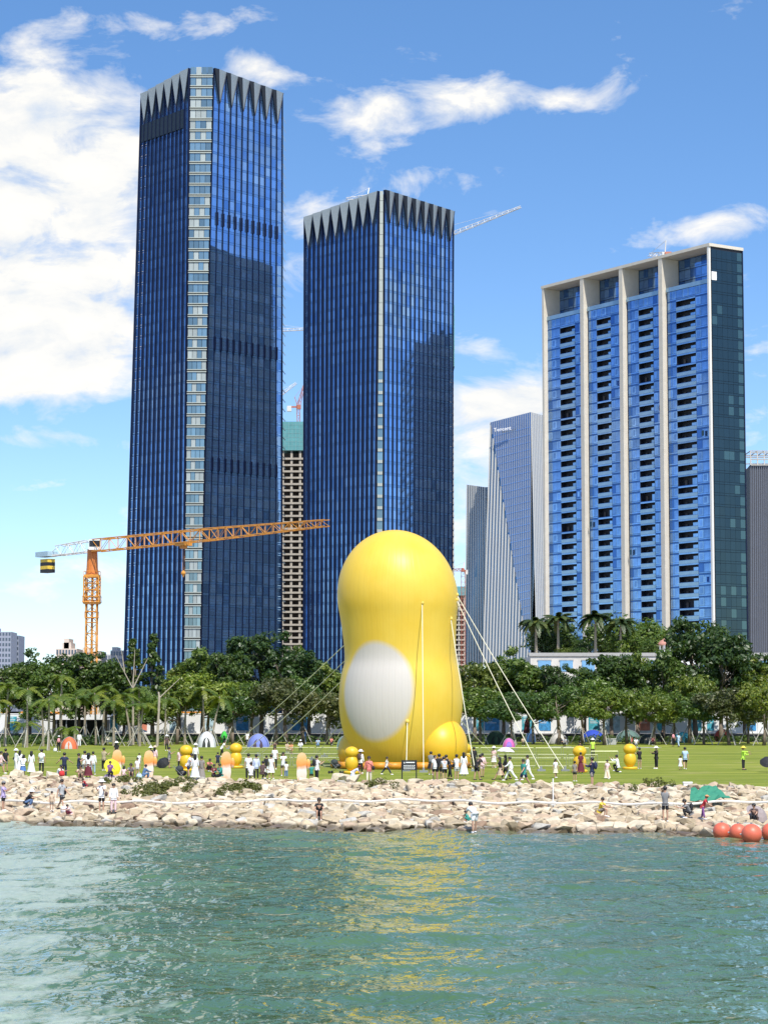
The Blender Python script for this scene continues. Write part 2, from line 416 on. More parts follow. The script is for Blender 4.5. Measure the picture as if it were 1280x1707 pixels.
stuff(rest.build('rock_pile', ROCKM, embank))
for px, py in [(30,1297),(26,1299),(60,1300),(563,1302),(575,1305),(88,1301),(590,1306)]:
    p = drop(px, py); link('rock', rmesh[rnd.randrange(7), 2], embank, M=Matrix.Translation(p+Vector((0,0,.22))) @ Euler((.1,.2,rnd.uniform(0,6))).to_matrix().to_4x4() @ Matrix.Diagonal((.6,.5,.42,1)))

# ------------------------------------------------------------ curtain wall towers
def basis(tan, out, loc):
    t = tan.normalized(); y = -out.normalized(); z = t.cross(y).normalized()
    M = Matrix((t, y, z)).transposed().to_4x4(); M.translation = loc; return M
class Face:
    def __init__(s, b0, b1, t0, t1, z0, zt0, zt1):
        s.b0, s.b1, s.t0, s.t1 = [Vector((p.x, p.y)) for p in (b0, b1, t0, t1)]; s.z0, s.zt0, s.zt1 = z0, zt0, zt1
        d = (s.b1-s.b0).normalized(); s.out = Vector((d.y, -d.x, 0))
    def zt(s, u): return s.zt0+(s.zt1-s.zt0)*u
    def P(s, u, z, o=0.0):
        k = z/max(s.zt0, s.zt1); p = (s.b0.lerp(s.b1, u)).lerp(s.t0.lerp(s.t1, u), k)
        return Vector((p.x, p.y, z))+s.out*o
def pane_mesh(wd, h, mv, ms, sph=.95):
    m = MB(); a = wd/2
    m.box(-a+.04, a-.04, 0, .12, sph, h-.05, 0); m.box(-a+.04, a-.04, 0, .12, .02, sph-.09, 1)
    return m.mesh('window_pane', [mv, ms])
def curtain(root, base, faces, fh, npanes, tilt=.004, fin_d=.85, fin_w=.46):
    cells = []
    for fi, (fc, nb) in enumerate(faces):
        wd = (fc.t1-fc.t0).length/nb
        nf = int(max(fc.zt0, fc.zt1)/fh)+1
        for b in range(nb):
            ua, ub = b/nb, (b+1)/nb; uc = (ua+ub)/2; ztop = min(fc.zt(ua), fc.zt(ub))-.6
            for k in range(nf):
                z = k*fh
                if z > ztop-1.6: break
                h = min(fh, ztop-z); p = fc.P(uc, z); wa = (fc.P(ub, z)-fc.P(ua, z)).length
                d = Vector((p.x, p.y, 0)).normalized(); area = wa*h*max(.01, -d.dot(fc.out))/(p.y**2)
                if p.z < 24: area *= .01
                cells.append((area, fi, p, wa, h, uc, (fc.P(uc, z+h)-p)))
    cells.sort(key=lambda c: -c[0])
    wob = {}
    meshes = {}; rest = MB(); RG = [G_A, G_B, G_C, G_SP]
    bands = [rnd.random() for _ in range(90)]
    for i, (ar, fi, p, wa, h, uc, up) in enumerate(cells):
        fc = faces[fi][0]; tan = fc.P(1, p.z)-fc.P(0, p.z)
        zb = int(p.z/fh); q = rnd.random()*.35+bands[zb]*.65
        g = 0 if q < .55 else (1 if q < .82 else 2)
        ck = (fi, round(uc, 4)); wob.setdefault(ck, rnd.gauss(0, .017)); wv = wob[ck]*math.sin(p.z*.045+uc*9)+rnd.gauss(0, tilt)
        o = (fc.out+tan.normalized()*wv+Vector((0, 0, wob[ck]*.6*math.cos(p.z*.06)+rnd.gauss(0, tilt*.7)))).normalized()
        M = Matrix.Translation(-base) @ basis(tan, o, p+fc.out*.15)
        if i < npanes:
            key = g
            if key not in meshes: meshes[key] = pane_mesh(1.0, fh, RG[g], G_SP)
            link('window_pane', meshes[key], root, M=M @ Matrix.Diagonal((wa, 1, h/fh, 1)))
        else:
            a = wa/2-.04
            for z0, z1, mi in ((.95, h-.05, g), (.02, .86, 3)):
                rest.add([(-a, 0, z0), (a, 0, z0), (a, 0, z1), (-a, 0, z1)], [(0, 1, 2, 3)], mi, M)
    stuff(rest.build('glazing', RG, root))
    for fi, (fc, nb) in enumerate(faces):
        for b in range(nb+1):
            fw_, fd_ = (fin_w, fin_d) if fi == 0 else (fin_w*.72, fin_d*.6)
            u = b/nb; a, c = fc.P(u, 0), fc.P(u, fc.zt(u)-.1); t = (fc.P(1, 0)-fc.P(0, 0)).normalized()*fw_/2
            o0, o1 = fc.out*-.1, fc.out*fd_
            vs = [p-base for p in (a-t+o0, a+t+o0, a+t+o1, a-t+o1, c-t+o0, c+t+o0, c+t+o1, c-t+o1)]
            MB().add(vs, [(0,3,2,1),(4,5,6,7),(0,1,5,4),(1,2,6,5),(2,3,7,6),(3,0,4,7)]).build('vertical_fin', FIN, root)
def crown(root, base, fc, n, dep, half_first=False):
    for i in range(n):
        u0, u1 = i/n, (i+1)/n; um = (u0+u1)/2; uq = u0+(u1-u0)*.20
        z0, z1 = fc.zt(u0), fc.zt(u1); zm = (z0+z1)/2-dep
        A = fc.P(u0, z0, .75); B = fc.P(uq, fc.zt(uq)-.35, 2.0); C = fc.P(u1, z1, .75); D = fc.P(um, zm, .72)
        A2 = fc.P(u0, z0, -.4); C2 = fc.P(u1, z1, -.4); D2 = fc.P(um, zm, .2)
        m = MB(); vs = [p-base for p in (A, B, C, D, A2, C2, D2)]
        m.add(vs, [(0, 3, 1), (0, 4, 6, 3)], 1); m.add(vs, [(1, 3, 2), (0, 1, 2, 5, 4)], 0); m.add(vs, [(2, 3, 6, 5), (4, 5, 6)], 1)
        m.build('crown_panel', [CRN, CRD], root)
        e = MB(); e.tube(A-base+fc.out*.1, D-base+fc.out*.15, .16, n=4).tube(C-base+fc.out*.1, D-base+fc.out*.15, .16, n=4)
        e.build('crown_edge', CRD, root)
def core(root, base, plan_b, plan_t, zts, inset=2.6):   # closed dark volume behind the glass
    n = len(plan_b)
    def ins(P):
        c = sum((Vector((p.x, p.y)) for p in P), Vector((0, 0)))/len(P)
        return [Vector((p.x, p.y))-(Vector((p.x, p.y))-c).normalized()*inset for p in P]
    plan_b, plan_t = ins(plan_b), ins(plan_t); vs = [Vector((p.x, p.y, 0))-base for p in plan_b]+[Vector((p.x, p.y, z))-base for p, z in zip(plan_t, zts)]
    MB().add(vs, [(i, (i+1) % n, n+(i+1) % n, n+i) for i in range(n)]+[tuple(range(n-1, -1, -1)), tuple(range(n, 2*n))]).build('wall', DARKW, root)

# tallest tower
def A2(px, py, Yd): p = at(px, py, Yd); return p
t1 = thing('office_tower', (-62, 876, 2.5), 'tallest dark blue glass office tower with folded metal crown and pale corner windows, left', 'building')
b1 = Vector((-62, 876, 2.5))
Ab, At = A2(207,1100,876), A2(238,157,876); Bb, Bt = A2(306,1100,850), A2(317,113,850)
Cb, Ct = A2(332,1100,850), A2(356,113,850); Db, Dt = A2(469,1100,880), A2(470,155,880)
zB, zA, zC, zD = Bt.z, At.z, Ct.z, Dt.z
fL = Face(Ab, Bb, At, Bt, 0, zA, zB); fC = Face(Bb, Cb, Bt, Ct, 0, zB, zC); fR = Face(Cb, Db, Ct, Dt, 0, zC, zD)
bk = [Vector((Db.x+1.2, Db.y+5, 0)), Vector((Ab.x+4, Ab.y+22, 0))]
Eb, Et = A2(474,1100,886), A2(475,168,886)
back = A2(330,1100,915); backt = A2(330,170,915)
core(t1, b1, [Ab, Bb, Cb, Db, Eb, back], [At, Bt, Ct, Dt, Et, backt], [zA-1, zB-1, zC-1, zD-1, Et.z, zA-6])
curtain(t1, b1, [(fL, 12), (fR, 12)], 4.2, 296)
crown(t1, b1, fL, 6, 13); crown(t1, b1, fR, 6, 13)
# pale corner: spandrel per floor and window strips
nfl = int(zB/4.2); tanC = (fC.P(1, 0)-fC.P(0, 0)).normalized()
cpm = {g: MB().box(-.5, .5, 0, .1, 0, 1).mesh('corner_window', m) for g, m in ((0, G_COR), (1, G_CB))}
for k in range(nfl+1):
    z = k*4.2; wd = (fC.P(1, z)-fC.P(0, z)).length
    if z+4.2 > zB+1: break
    M = Matrix.Translation(-b1) @ basis(tanC, fC.out, fC.P(.5, z))
    m = MB().box(-wd/2+.1, wd/2-.1, -.5, .3, 0, .38).box(-wd/2+.1, wd/2-.1, -.4, .3, .80, 1.12)
    o = link('corner_spandrel', m.mesh('corner_spandrel', COR_SP), t1, M=M)
    for j in range(4):
        xw = (wd-.4)/4; link('corner_window', cpm[1 if rnd.random() < .3 else 0], t1,
            M=M @ Matrix.Translation((-wd/2+.2+xw*(j+.5), -.12, 1.14)) @ Matrix.Diagonal((xw-.14, 1, 2.95, 1)))
# louvre bars on the fins and the dark plant-room screen under the crown
for zf in (zC-55*1.0, zC-101, zC-147):
    lz = at(360, 362 if zf == zC-55 else (570 if zf == zC-101 else 772), 850).z
    for b in range(1, 12):
        u = b/12; zz_ = lz-(zC-zD)*u*.0; p = fR.P(u, zz_, .45); M = Matrix.Translation(-b1) @ basis(fR.P(1,0)-fR.P(0,0), fR.out, p)
        link('vent_louvre', MB().box(-.42, .42, -.35, .5, -2.5, 2.5).mesh('vent_louvre', FIN), t1, M=M)
m = MB(); zsc = at(240, 236, 876).z; zsc2 = at(240, 206, 876).z
u0, u1 = .03, .90
zlo0, zhi0, zlo1, zhi1 = at(242,237,875).z, at(242,208,875).z, at(308,212,852).z, at(308,181,852).z
m.add([p-b1 for p in (fL.P(u0, zlo0, .3), fL.P(u1, zlo1, .3), fL.P(u1, zhi1, .3), fL.P(u0, zhi0, .3), fL.P(u0, zlo0, .7), fL.P(u1, zlo1, .7), fL.P(u1, zhi1, .7), fL.P(u0, zhi0, .7))],
      [(0,3,2,1),(4,5,6,7),(0,1,5,4),(1,2,6,5),(2,3,7,6),(3,0,4,7)])
m.build('louvre_screen', mat('louvre_dark', (.012,.022,.035), .45, .3, .3, 2), t1)
sm = MB()
for k in range(1, 58):
    p = Dt.lerp(Db, 1-k/58); q = Et.lerp(Eb, 1-k/58)
    pk = Db.lerp(Dt, k*4.2/zD) if k*4.2 < zD-4 else None
    if pk is None: break
    qk = Eb.lerp(Et, k*4.2/zD); sm.add([v-b1 for v in (pk+Vector((.3,-.1,0)), qk+Vector((.3,-.1,0)), qk+Vector((.3,-.1,.5)), pk+Vector((.3,-.1,.5)))], [(0,1,2,3)])
stuff(sm.build('floor_edge', COR_SP, t1))

# second tower
b2 = Vector((0, 835, 2.5))
t2 = thing('office_tower', b2, 'shorter dark blue glass office tower with folded metal crown, rising behind the giant yellow inflatable', 'building')
Ab, At = A2(508,1100,848), A2(509.5,362,848); Bb, Bt = A2(624,1100,820), A2(632,318,820)
Cb, Ct = A2(638,1100,820), A2(640,316,820); Db, Dt = A2(751,1100,848), A2(755,352,848)
fL = Face(Ab, Bb, At, Bt, 0, At.z, Bt.z); fC = Face(Bb, Cb, Bt, Ct, 0, Bt.z, Ct.z); fR2 = Face(Cb, Db, Ct, Dt, 0, Ct.z, Dt.z)
core(t2, b2, [Ab, Bb, Cb, Db, A2(640,1100,877)], [At, Bt, Ct, Dt, A2(640,380,877)], [At.z-1, Bt.z-1, Ct.z-1, Dt.z-1, At.z-6])
curtain(t2, b2, [(fL, 16), (fR2, 16)], 4.2, 296, fin_w=.42)
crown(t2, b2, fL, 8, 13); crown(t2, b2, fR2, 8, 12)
p0_, p1_, p2_ = A2(509,1100,851), A2(640,1100,880), A2(751,1100,851)
bb = MB(); zr = At.z-4
for pa, pb in ((p0_, p1_), (p1_, p2_)):
    pa, pb = Vector((pa.x, pa.y, 0))-b2, Vector((pb.x, pb.y, 0))-b2
    bb.add([pa+Vector((0,0,2)), pb+Vector((0,0,2)), pb+Vector((0,0,zr)), pa+Vector((0,0,zr))], [(0,1,2,3)], 0)
    o_ = Vector((pb.y-pa.y, pa.x-pb.x, 0)).normalized()*-.35
    o_ = o_ if o_.y > 0 else -o_
    for k in range(1, int(zr/4.2)):
        for q in range(12):
            u0_, u1_ = q/12+.012, (q+1)/12-.012; a_, c_ = pa.lerp(pb, u0_)+o_, pa.lerp(pb, u1_)+o_; z_ = k*4.2
            if rnd.random() < .45: bb.add([a_+Vector((0,0,z_)), c_+Vector((0,0,z_)), c_+Vector((0,0,z_+2.7)), a_+Vector((0,0,z_+2.7))], [(0,1,2,3)], 1)
        bb.add([pa+o_+Vector((0,0,k*4.2-1)), pb+o_+Vector((0,0,k*4.2-1)), pb+o_+Vector((0,0,k*4.2-.6)), pa+o_+Vector((0,0,k*4.2-.6))], [(0,1,2,3)], 1)
stuff(bb.build('rear_glazing', [mat('rear_wall_dark', (.012,.025,.035), .4, .2), mat('rear_window', (.09,.15,.19), .3, .3, .3, .3)], t2))
tanC = (fC.P(1, 0)-fC.P(0, 0)).normalized()
for k in range(int(Bt.z/4.2)+1):
    z = k*4.2; wd = (fC.P(1, z)-fC.P(0, z)).length
    h = min(4.2, Bt.z-z)
    if h < 2: break
    M = Matrix.Translation(-b2) @ basis(tanC, fC.out, fC.P(.5, z))
    solid = z > Bt.z-70
    o = link('corner_spandrel', MB().box(-wd/2+.3, wd/2-.3, -.5, .3, 0, (h-.12) if solid else 1.1).mesh('corner_spandrel', COR_SP), t2, M=M)
    if not solid: link('corner_window', cpm[0], t2, M=M @ Matrix.Translation((0, -.12, 1.15)) @ Matrix.Diagonal((wd-.5, 1, 2.95, 1)))

# tower seen mirrored in the second tower's right face; stands behind the residential slab
bh = Vector((96, 860, 2.5))
th = thing('office_tower', bh, 'dark banded tower behind the residential slab, mirrored in the middle tower', 'building')
MB().box(-24, 26, -22, 22, 0, 150).build('wall', G_GRN, th)
for k in range(1, 35):
    z = k*4.3
    MB().box(-24.4, 26.4, -22.4, 22.4, z, z+.9).build('floor_band', mat('band_grey', (.10,.13,.16), .5, .1), th)
MB().box(-17, 19, -15, 16, 150, 155).build('plant_room', mat('band_grey', (.1, .13, .16)), th)

# ------------------------------------------------------------ residential slab on the right
Npt, Fpt = at(1183,405,655), at(905,480,722)
ZT = Npt.z-2.5
Xa = Vector((Npt.x-Fpt.x, Npt.y-Fpt.y, 0)); L3 = Xa.length; Xa.normalize()
ang3 = math.atan2(Xa.y, Xa.x)
t3 = thing('apartment_tower', (Fpt.x, Fpt.y, 2.5), 'wide blue glass residential tower with beige vertical fins and rows of balconies', 'building', rz=ang3)
def u3(px):     # photo column -> metres along the facade, at the height of the roof
    a = (px-640)/F*1.0
    c = math.cos(PITCH)-((853.5-440)/F)*math.sin(PITCH)
    k = a/c; return (k*Fpt.y-Fpt.x)/(Xa.x-k*Xa.y)
xm = [0, u3(971), u3(1036), u3(1102), L3]
D3 = 12.5; RZ = ZT-11.0; FH = 3.28
MB().box(0.3, L3-.3, 6.2, D3, 0, ZT-1).box(.3, L3-.3, 2.6, 6.2, 0, RZ-.3).build('wall', DARKW, t3)
# roof slab with soffit, edge
MB().box(-.4, L3+.4, -.6, D3+.2, ZT-.9, ZT).build('roof', STONE, t3)
for i, xf in enumerate(xm):
    wdt = .75 if i in (0, 4) else .85
    x0, x1 = (xf-.0, xf+wdt*1.3) if i == 0 else ((xf-wdt, xf) if i == 4 else (xf-wdt, xf+wdt))
    f = MB().box(x0, x1, -.5, 6.0, 0, ZT-.92)
    f.build('stone_fin', STONE if i < 4 else mat('pale_stone', (.68,.66,.60), .6, 0, .05), t3)
    if 0 < i < 4: MB().box(x0-.75, x0-.003, 1.2, 2.5, 0, RZ-.2).box(x1+.003, x1+.6, 1.2, 2.5, 0, RZ-.2).build('recess_strip', FIN, t3)
bal_fr = [(.36, .79), (.25, .68), (.33, .77), (.20, .64)]
def win_mesh(wd, cols, mk):
    m = MB(); n = max(1, cols); c = wd/n
    for j in range(n):
        m.box(j*c+.04, (j+1)*c-.04, 0, .14, .62, FH-.36, 1 if (j+mk) % 3 == 1 else (2 if mk == 2 and j == 0 else 0))
        if (j+mk) % 3 == 1: m.box(j*c+c*.2, (j+1)*c-c*.25, -.03, -.002, .9, FH-.6, 0)
    m.box(.03, wd-.03, .0, .14, .10, .56, 0); m.box(.0, wd, -.04, .12, FH-.30, FH-.04, 2)
    return m.mesh('window', [G_RES, G_RES2, G_RESD])
nfl3 = int(RZ/FH)
for mi_ in range(4):
    xa, xb = xm[mi_]+(1.0 if mi_ == 0 else 1.45), xm[mi_+1]-(.75 if mi_ == 3 else 1.6)
    wm = xb-xa; f0, f1 = bal_fr[mi_]; wl, wb, wr = wm*f0, wm*(f1-f0), wm*(1-f1)
    MLS = [win_mesh(wl, 3 if wl > 4.5 else 2, v) for v in range(3)]; MRS = [win_mesh(wr, 3 if wr > 4.5 else 2, v) for v in range(3)]
    # balcony recess, its slab, its inner window
    bm_ = MB(); bm_.box(0, wb, 1.9, 2.0, 0, FH, 0).box(0, wb, .0, 1.9, 0, .16, 1).box(-.003, .1, .0, 1.9, .17, FH, 0).box(wb-.1, wb+.003, 0, 1.9, .17, FH, 0)
    bm_.box(0.1, wb-.1, 0, 1.9, FH-.28, FH-.01, 0).box(.0, wb, -.02, .12, FH-.42, FH-.0, 2).box(wb*.55, wb*.93, 1.5, 1.6, .3, FH-1.0, 2).box(wb*.2, wb*.3, 1.2, 1.5, .3, 1.9, 3)
    bme = bm_.mesh('balcony', [DARKW, G_RESD, G_RES2, CONCD])
    bal = MB().box(0.02, wb-.02, -.1, -.02, .05, 1.08, 0).box(0, wb, -.12, 0, 1.09, 1.16, 1).mesh('balustrade', [BALU, G_RESD])
    ztop = RZ
    for k in range(nfl3):
        z = ztop-(k+1)*FH
        if z < 10: break
        ml, mr = MLS[rnd.choice((0, 0, 0, 1, 2))], MRS[rnd.choice((1, 1, 1, 0, 2))]
        link('window', ml, t3, M=Matrix.Translation((xa, 1.0+rnd.uniform(-.004, .004), z)) @ Euler((rnd.gauss(0, .0015), 0, rnd.gauss(0, .0015))).to_matrix().to_4x4())
        link('window', mr, t3, M=Matrix.Translation((xa+wl+wb, 1.0+rnd.uniform(-.004, .004), z)) @ Euler((rnd.gauss(0, .0015), 0, rnd.gauss(0, .0015))).to_matrix().to_4x4())
        if k == 0: link('window', win_mesh(wb, 3, 0), t3, M=Matrix.Translation((xa+wl, 1.0, z))); continue
        bo = link('balcony', bme, t3, M=Matrix.Translation((xa+wl, 1.0, z)))
        if (k+mi_) % 11 != 9: link('balustrade', bal, bo)
        if (k*7+mi_*5) % 13 == 2:
            q = rnd.choice([xa+.6, xa+wl+wb+wr*.4])
            link('open_window', MB().box(0, 1.0, -.5, -.44, .8, 2.4).mesh('open_window', G_GRN if rnd.random() < .6 else G_RES2), t3, M=Matrix.Translation((q, .8, z)))
    # ledge at the foot of the recess, recessed penthouse glazing
    MB().box(xa-.3, xb+.2, .7, 6.0, RZ-.28, RZ+.02).box(xa-.3, xb+.2, .75, .85, RZ+.03, RZ+1.0).build('terrace', BALU, t3)
    pw = (xb-xa+(1.4 if mi_ < 3 else .75))/8
    for r_ in range(3):
        for c_ in range(8):
            zz0 = RZ+.1+r_*3.3
            m = MB().box(.04, pw-.04, 0, .12, .7, 3.2, 0 if (c_+r_) % 3 else 1).box(.04, pw-.04, 0, .12, .08, .62, 0)
            link('penthouse_window', m.mesh('penthouse_window', [G_RES, G_RESD]), t3, M=Matrix.Translation((xa-.4+c_*pw, 6.02+rnd.uniform(-.01, .01), zz0)))
# narrow side of dark green glass
side = MB(); SG = [G_GRN, G_GRN2, WHITE]
nb = 6; sw = (D3-.6)/nb
sgm = {g: MB().box(0, .12, .03, sw-.03, .75, FH-.05, 0).box(0, .12, .03, sw-.03, .05, .66, 1).mesh('side_window', [SG[g], G_GRN]) for g in (0, 1, 2)}
for k in range(int((ZT-2)/FH)):
    for j in range(nb):
        g = 0 if rnd.random() < .9 else 1
        if j == nb-1: g = 1 if rnd.random() < .8 else 0
        if rnd.random() < .008: g = 2
        link('side_window', sgm[g], t3, M=Matrix.Translation((L3+.02, .4+j*sw, k*FH+1)) @ Euler((0, rnd.gauss(0, .003), rnd.gauss(0, .004))).to_matrix().to_4x4())
MB().box(L3-.2, L3+.01, .2, D3, 0, ZT-.92).build('side_wall', DARKW, t3)
MB().box(L3-.15, L3+.25, D3-.25, D3+.15, 0, ZT-.93).build('corner_trim', FIN, t3)

# ------------------------------------------------------------ twisted office tower with the lettering, and its lower neighbour
FW = mat('pale_fin_metal', (.55,.54,.50), .5, .2, .05); FG = glass('far_glass', (.10,.16,.24), .1, .7); FGB = glass('far_glass_blue', (.10,.19,.36), .08, .8)
def finned(parent, base, quad, n, wfin, mg, proud=.8, skip=None, mf=None):
    """a glazed quadrilateral (bottom-left, bottom-right, top-right, top-left) carrying n vertical fins"""
    bl, br, tr, tl = [Vector(p) for p in quad]
    nrm = (br-bl).cross(tl-bl)
    if nrm.length < 1: nrm = (tr-bl).cross(tl-bl)
    nrm.normalize()
    if nrm.y > 0: nrm.negate()
    gl = MB().add([p-base for p in (bl, br, tr, tl)], [(0,1,2,3)]); gl.build('glazing', mg, parent)
    f = MB()
    for i in range(n+1):
        u = i/n; a, b = bl.lerp(br, u), tl.lerp(tr, u); t = (br-bl if (br-bl).length > 1 else tr-tl).normalized()*wfin/2; o = nrm*proud
        vs = [p-base for p in (a-t, a+t, a+t+o, a-t+o, b-t, b+t, b+t+o, b-t+o)]
        f.add(vs, [(0,1,2,3),(4,5,6,7),(0,1,5,4),(1,2,6,5),(2,3,7,6),(3,0,4,7)])
    stuff(f.build('fins', mf or FW, parent)); return nrm
YD = 1500
bt = Vector((85, YD, 2.5))
t4 = thing('office_tower', bt, 'far pale finned tower with slanting blue folded facade and roof lettering', 'building')
TL, TP, TR = at(818,704,YD), at(885,687,YD-14), at(904,692,YD+25)
BL, BM, BR = at(806,1110,YD), at(884,1110,YD-14), at(915,1110,YD+25)
MIDR = at(880,1080,YD-16)
finned(t4, bt, (BL, BM, BM+Vector((0,-.2,.5)), TL), 15, .95, FG, .6)
# triangular lower face in pale fins is in front-left; the blue plane leans over it
n4 = finned(t4, bt, (TL+Vector((0,-1,-.5)), BM+Vector((0,-1,0)), TP+Vector((0,-1,0)), TL+Vector((0,-1,0))), 22, .55, FGB, .5)
finned(t4, bt, (BM+Vector((4,-2.6,0)), BR, TR, TP), 7, .75, FGB, .6)
MB().add([p-bt for p in (BL+Vector((0,2,0)), BM+Vector((0,2,0)), BR+Vector((0,1,0)), BM+Vector((0,50,0)), TL+Vector((0,3,-2)), TP+Vector((0,3,-2)), TR+Vector((-1,2,-2)), at(860,705,YD+50))],
         [(0,1,5,4),(1,2,6,5),(2,3,7,6),(3,0,4,7),(4,5,6,7)]).build('wall', FG, t4)
hb = MB()
for k in range(1, 34):
    z = k*6.0; u = z/TP.z
    a = (BM+Vector((0,-1.1,0))).lerp(TL+Vector((0,-1.1,0)), u); b = (BM+Vector((0,-1.1,0))).lerp(TP+Vector((0,-1.1,0)), u)
    if z < TL.z-3: hb.tube(a-bt, b-bt, .28, n=4)
stuff(hb.build('floor_lines', G_SP, t4))
def text3(name, body, M, size, ext, m, parent=None, align='LEFT'):
    cu = bpy.data.curves.new(name, 'FONT'); cu.body = body; cu.size = size; cu.extrude = ext; cu.align_x = align; cu.resolution_u = 3
    o = bpy.data.objects.new(name, cu); COL.objects.link(o); bpy.context.view_layer.update()
    me = bpy.data.meshes.new_from_object(o.evaluated_get(bpy.context.evaluated_depsgraph_get())); COL.objects.unlink(o); bpy.data.objects.remove(o)
    me.materials.clear(); me.materials.append(m); return link(name, me, parent, M=M)
tl, tr = at(823,717,YD-6), at(852,711,YD-9); tx = (tr-tl); scl = tx.length
LM = Matrix.Translation(tl-bt+Vector((0,-2.5,-1.4))) @ Matrix((tx.normalized(), Vector((0,0,1)), tx.normalized().cross(Vector((0,0,1))))).transposed().to_4x4()
text3('lettering', 'Tencent', LM, scl/3.35, .25, mat('sign_white', (.85,.85,.85), .5, 0, .02), t4)
bt5 = Vector((62, 1540, 2.5)); t5 = thing('office_tower', bt5, 'lower far finned tower tucked left of the lettered tower', 'building')
finned(t5, bt5, (at(776,1110,1540), at(812,1110,1525), at(808,812,1525), at(779,808,1540)), 8, .8, FG, .5)
finned(t5, bt5, (at(812,1110,1525), at(826,1110,1560), at(823,812,1560), at(808,812,1525)), 5, .7, FGB, .5)
MB().add([p-bt5 for p in (at(776,1110,1541), at(812,1110,1527), at(826,1110,1561), at(795,1110,1580), at(779,810,1541), at(808,814,1527), at(823,814,1561), at(795,814,1580))],
         [(0,1,5,4),(1,2,6,5),(2,3,7,6),(3,0,4,7),(4,5,6,7)]).build('wall', FG, t5)
# right edge tower
b6 = Vector((155, 900, 2.5)); t6 = thing('office_tower', b6, 'grey ribbed tower with open steel roof frame at the right edge', 'building')
q = [at(1251,1110,900), at(1340,1110,930), at(1340,775,930), at(1250,775,900)]
finned(t6, b6, q, 26, .45, mat('ribbed_grey', (.10,.115,.15), .4, .5, .2, .1), .5, mf=mat('rib_fin', (.20,.21,.24), .5, .4))
MB().add([p-b6+Vector((0,.3,0)) for p in (q[0], q[1], q[1]+Vector((0,30,0)), q[0]+Vector((2,30,0)), q[3], q[2], q[2]+Vector((0,30,0)), q[3]+Vector((2,30,0)))],
         [(0,1,5,4),(1,2,6,5),(2,3,7,6),(3,0,4,7),(4,5,6,7)]).build('wall', DARKW, t6)
m = MB(); a, b = at(1251,775,899)-b6, at(1340,775,929)-b6; hh = Vector((0,0,5.6))
for k in range(9):
    p = a.lerp(b, k/8); m.tube(p, p+hh, .28, n=4); m.tube(p+Vector((0,16,0)), p+hh+Vector((0,16,0)), .28, n=4); m.tube(p+hh, p+hh+Vector((0,16,0)), .22, n=4)
for dz in (0, 2.2, 4.9, 5.6): m.tube(a+Vector((0,0,dz)), b+Vector((0,0,dz)), .3, n=4); m.tube(a+Vector((0,16,dz)), b+Vector((0,16,dz)), .3, n=4)
m.build('roof_frame', mat('pale_steel', (.55,.52,.47), .5, .3), t6)
b7 = Vector((150, 990, 2.5)); t7 = thing('office_tower', b7, 'pale vertically striped slab between the residential and the ribbed tower', 'building')
finned(t7, b7, (at(1238,1110,990), at(1262,1110,1000), at(1262,938,1000), at(1238,938,990)), 5, .6, FG, .4)
MB().add([p-b7+Vector((0,.5,0)) for p in (at(1238,1110,990), at(1262,1110,1000), at(1262,1110,1020), at(1238,1110,1020), at(1238,939,990), at(1262,939,1000), at(1262,939,1020), at(1238,939,1020))],
         [(0,1,5,4),(1,2,6,5),(2,3,7,6),(3,0,4,7),(4,5,6,7)]).build('wall', FW, t7)

# ------------------------------------------------------------ buildings under construction
NET = mat('teal_safety_net', (.10,.30,.32), .8, 0, .12, .4)
def carcass(name, label, pxl, pxr, ytop, ynet, Yd, dep, nbay):
    a, b = at(pxl, 1100, Yd), at(pxr, 1100, Yd); zt = at(pxl, ytop, Yd).z; zn = at(pxl, ynet, Yd).z
    base = Vector(((a.x+b.x)/2, Yd, 2.5)); r = thing(name, base, label, 'building'); hw = (b.x-a.x)/2; k = 0; z = 0
    while z < zn-3:
        MB().box(-hw, hw, 0, dep, z, z+.55).box(-hw, hw, -.15, .0, z-.1, z+.75).build('floor_slab', CONC, r); z += 2.85
        k += 1
    for j in range(nbay+1):
        x = -hw+.6+(2*hw-1.2)*j/nbay; MB().box(x-.5, x+.5, .3, 1.2, 0, zn-.3).build('column', CONC, r)
    MB().box(-hw+1, hw-1, 3.0, dep-1, 0, zn-1).build('core_wall', CONCD, r)
    MB().box(-hw-.4, hw+.4, -.5, dep, zn, zt).build('safety_net', NET, r)
    m = MB()
    for j in range(int((zt-zn)/1.9)+1): m.box(-hw-.46, hw+.46, -.56, -.502, zn+j*1.9, zn+j*1.9+.12)
    for j in range(9): x = -hw+2*hw*j/8; m.box(x-.08, x+.08, -.57, -.503, zn, zt)
    m.build('scaffold_rail', mat('scaffold_grey', (.20,.36,.37), .6, .2), r); return r, base, zt
ca, ca_b, ca_z = carcass('unfinished_tower', 'concrete frame under construction with teal netting between the two dark towers', 468, 516, 712, 760, 1010, 25, 3)
cb, cb_b, cb_z = carcass('unfinished_tower', 'concrete frame rising behind right edge of the shorter dark tower', 700, 757.5, 518, 620, 1010, 25, 5)
cc, cc_b, cc_z = carcass('unfinished_tower', 'distant brown unfinished block right of the giant inflatable', 745, 776, 985, 1000, 1300, 25, 3)

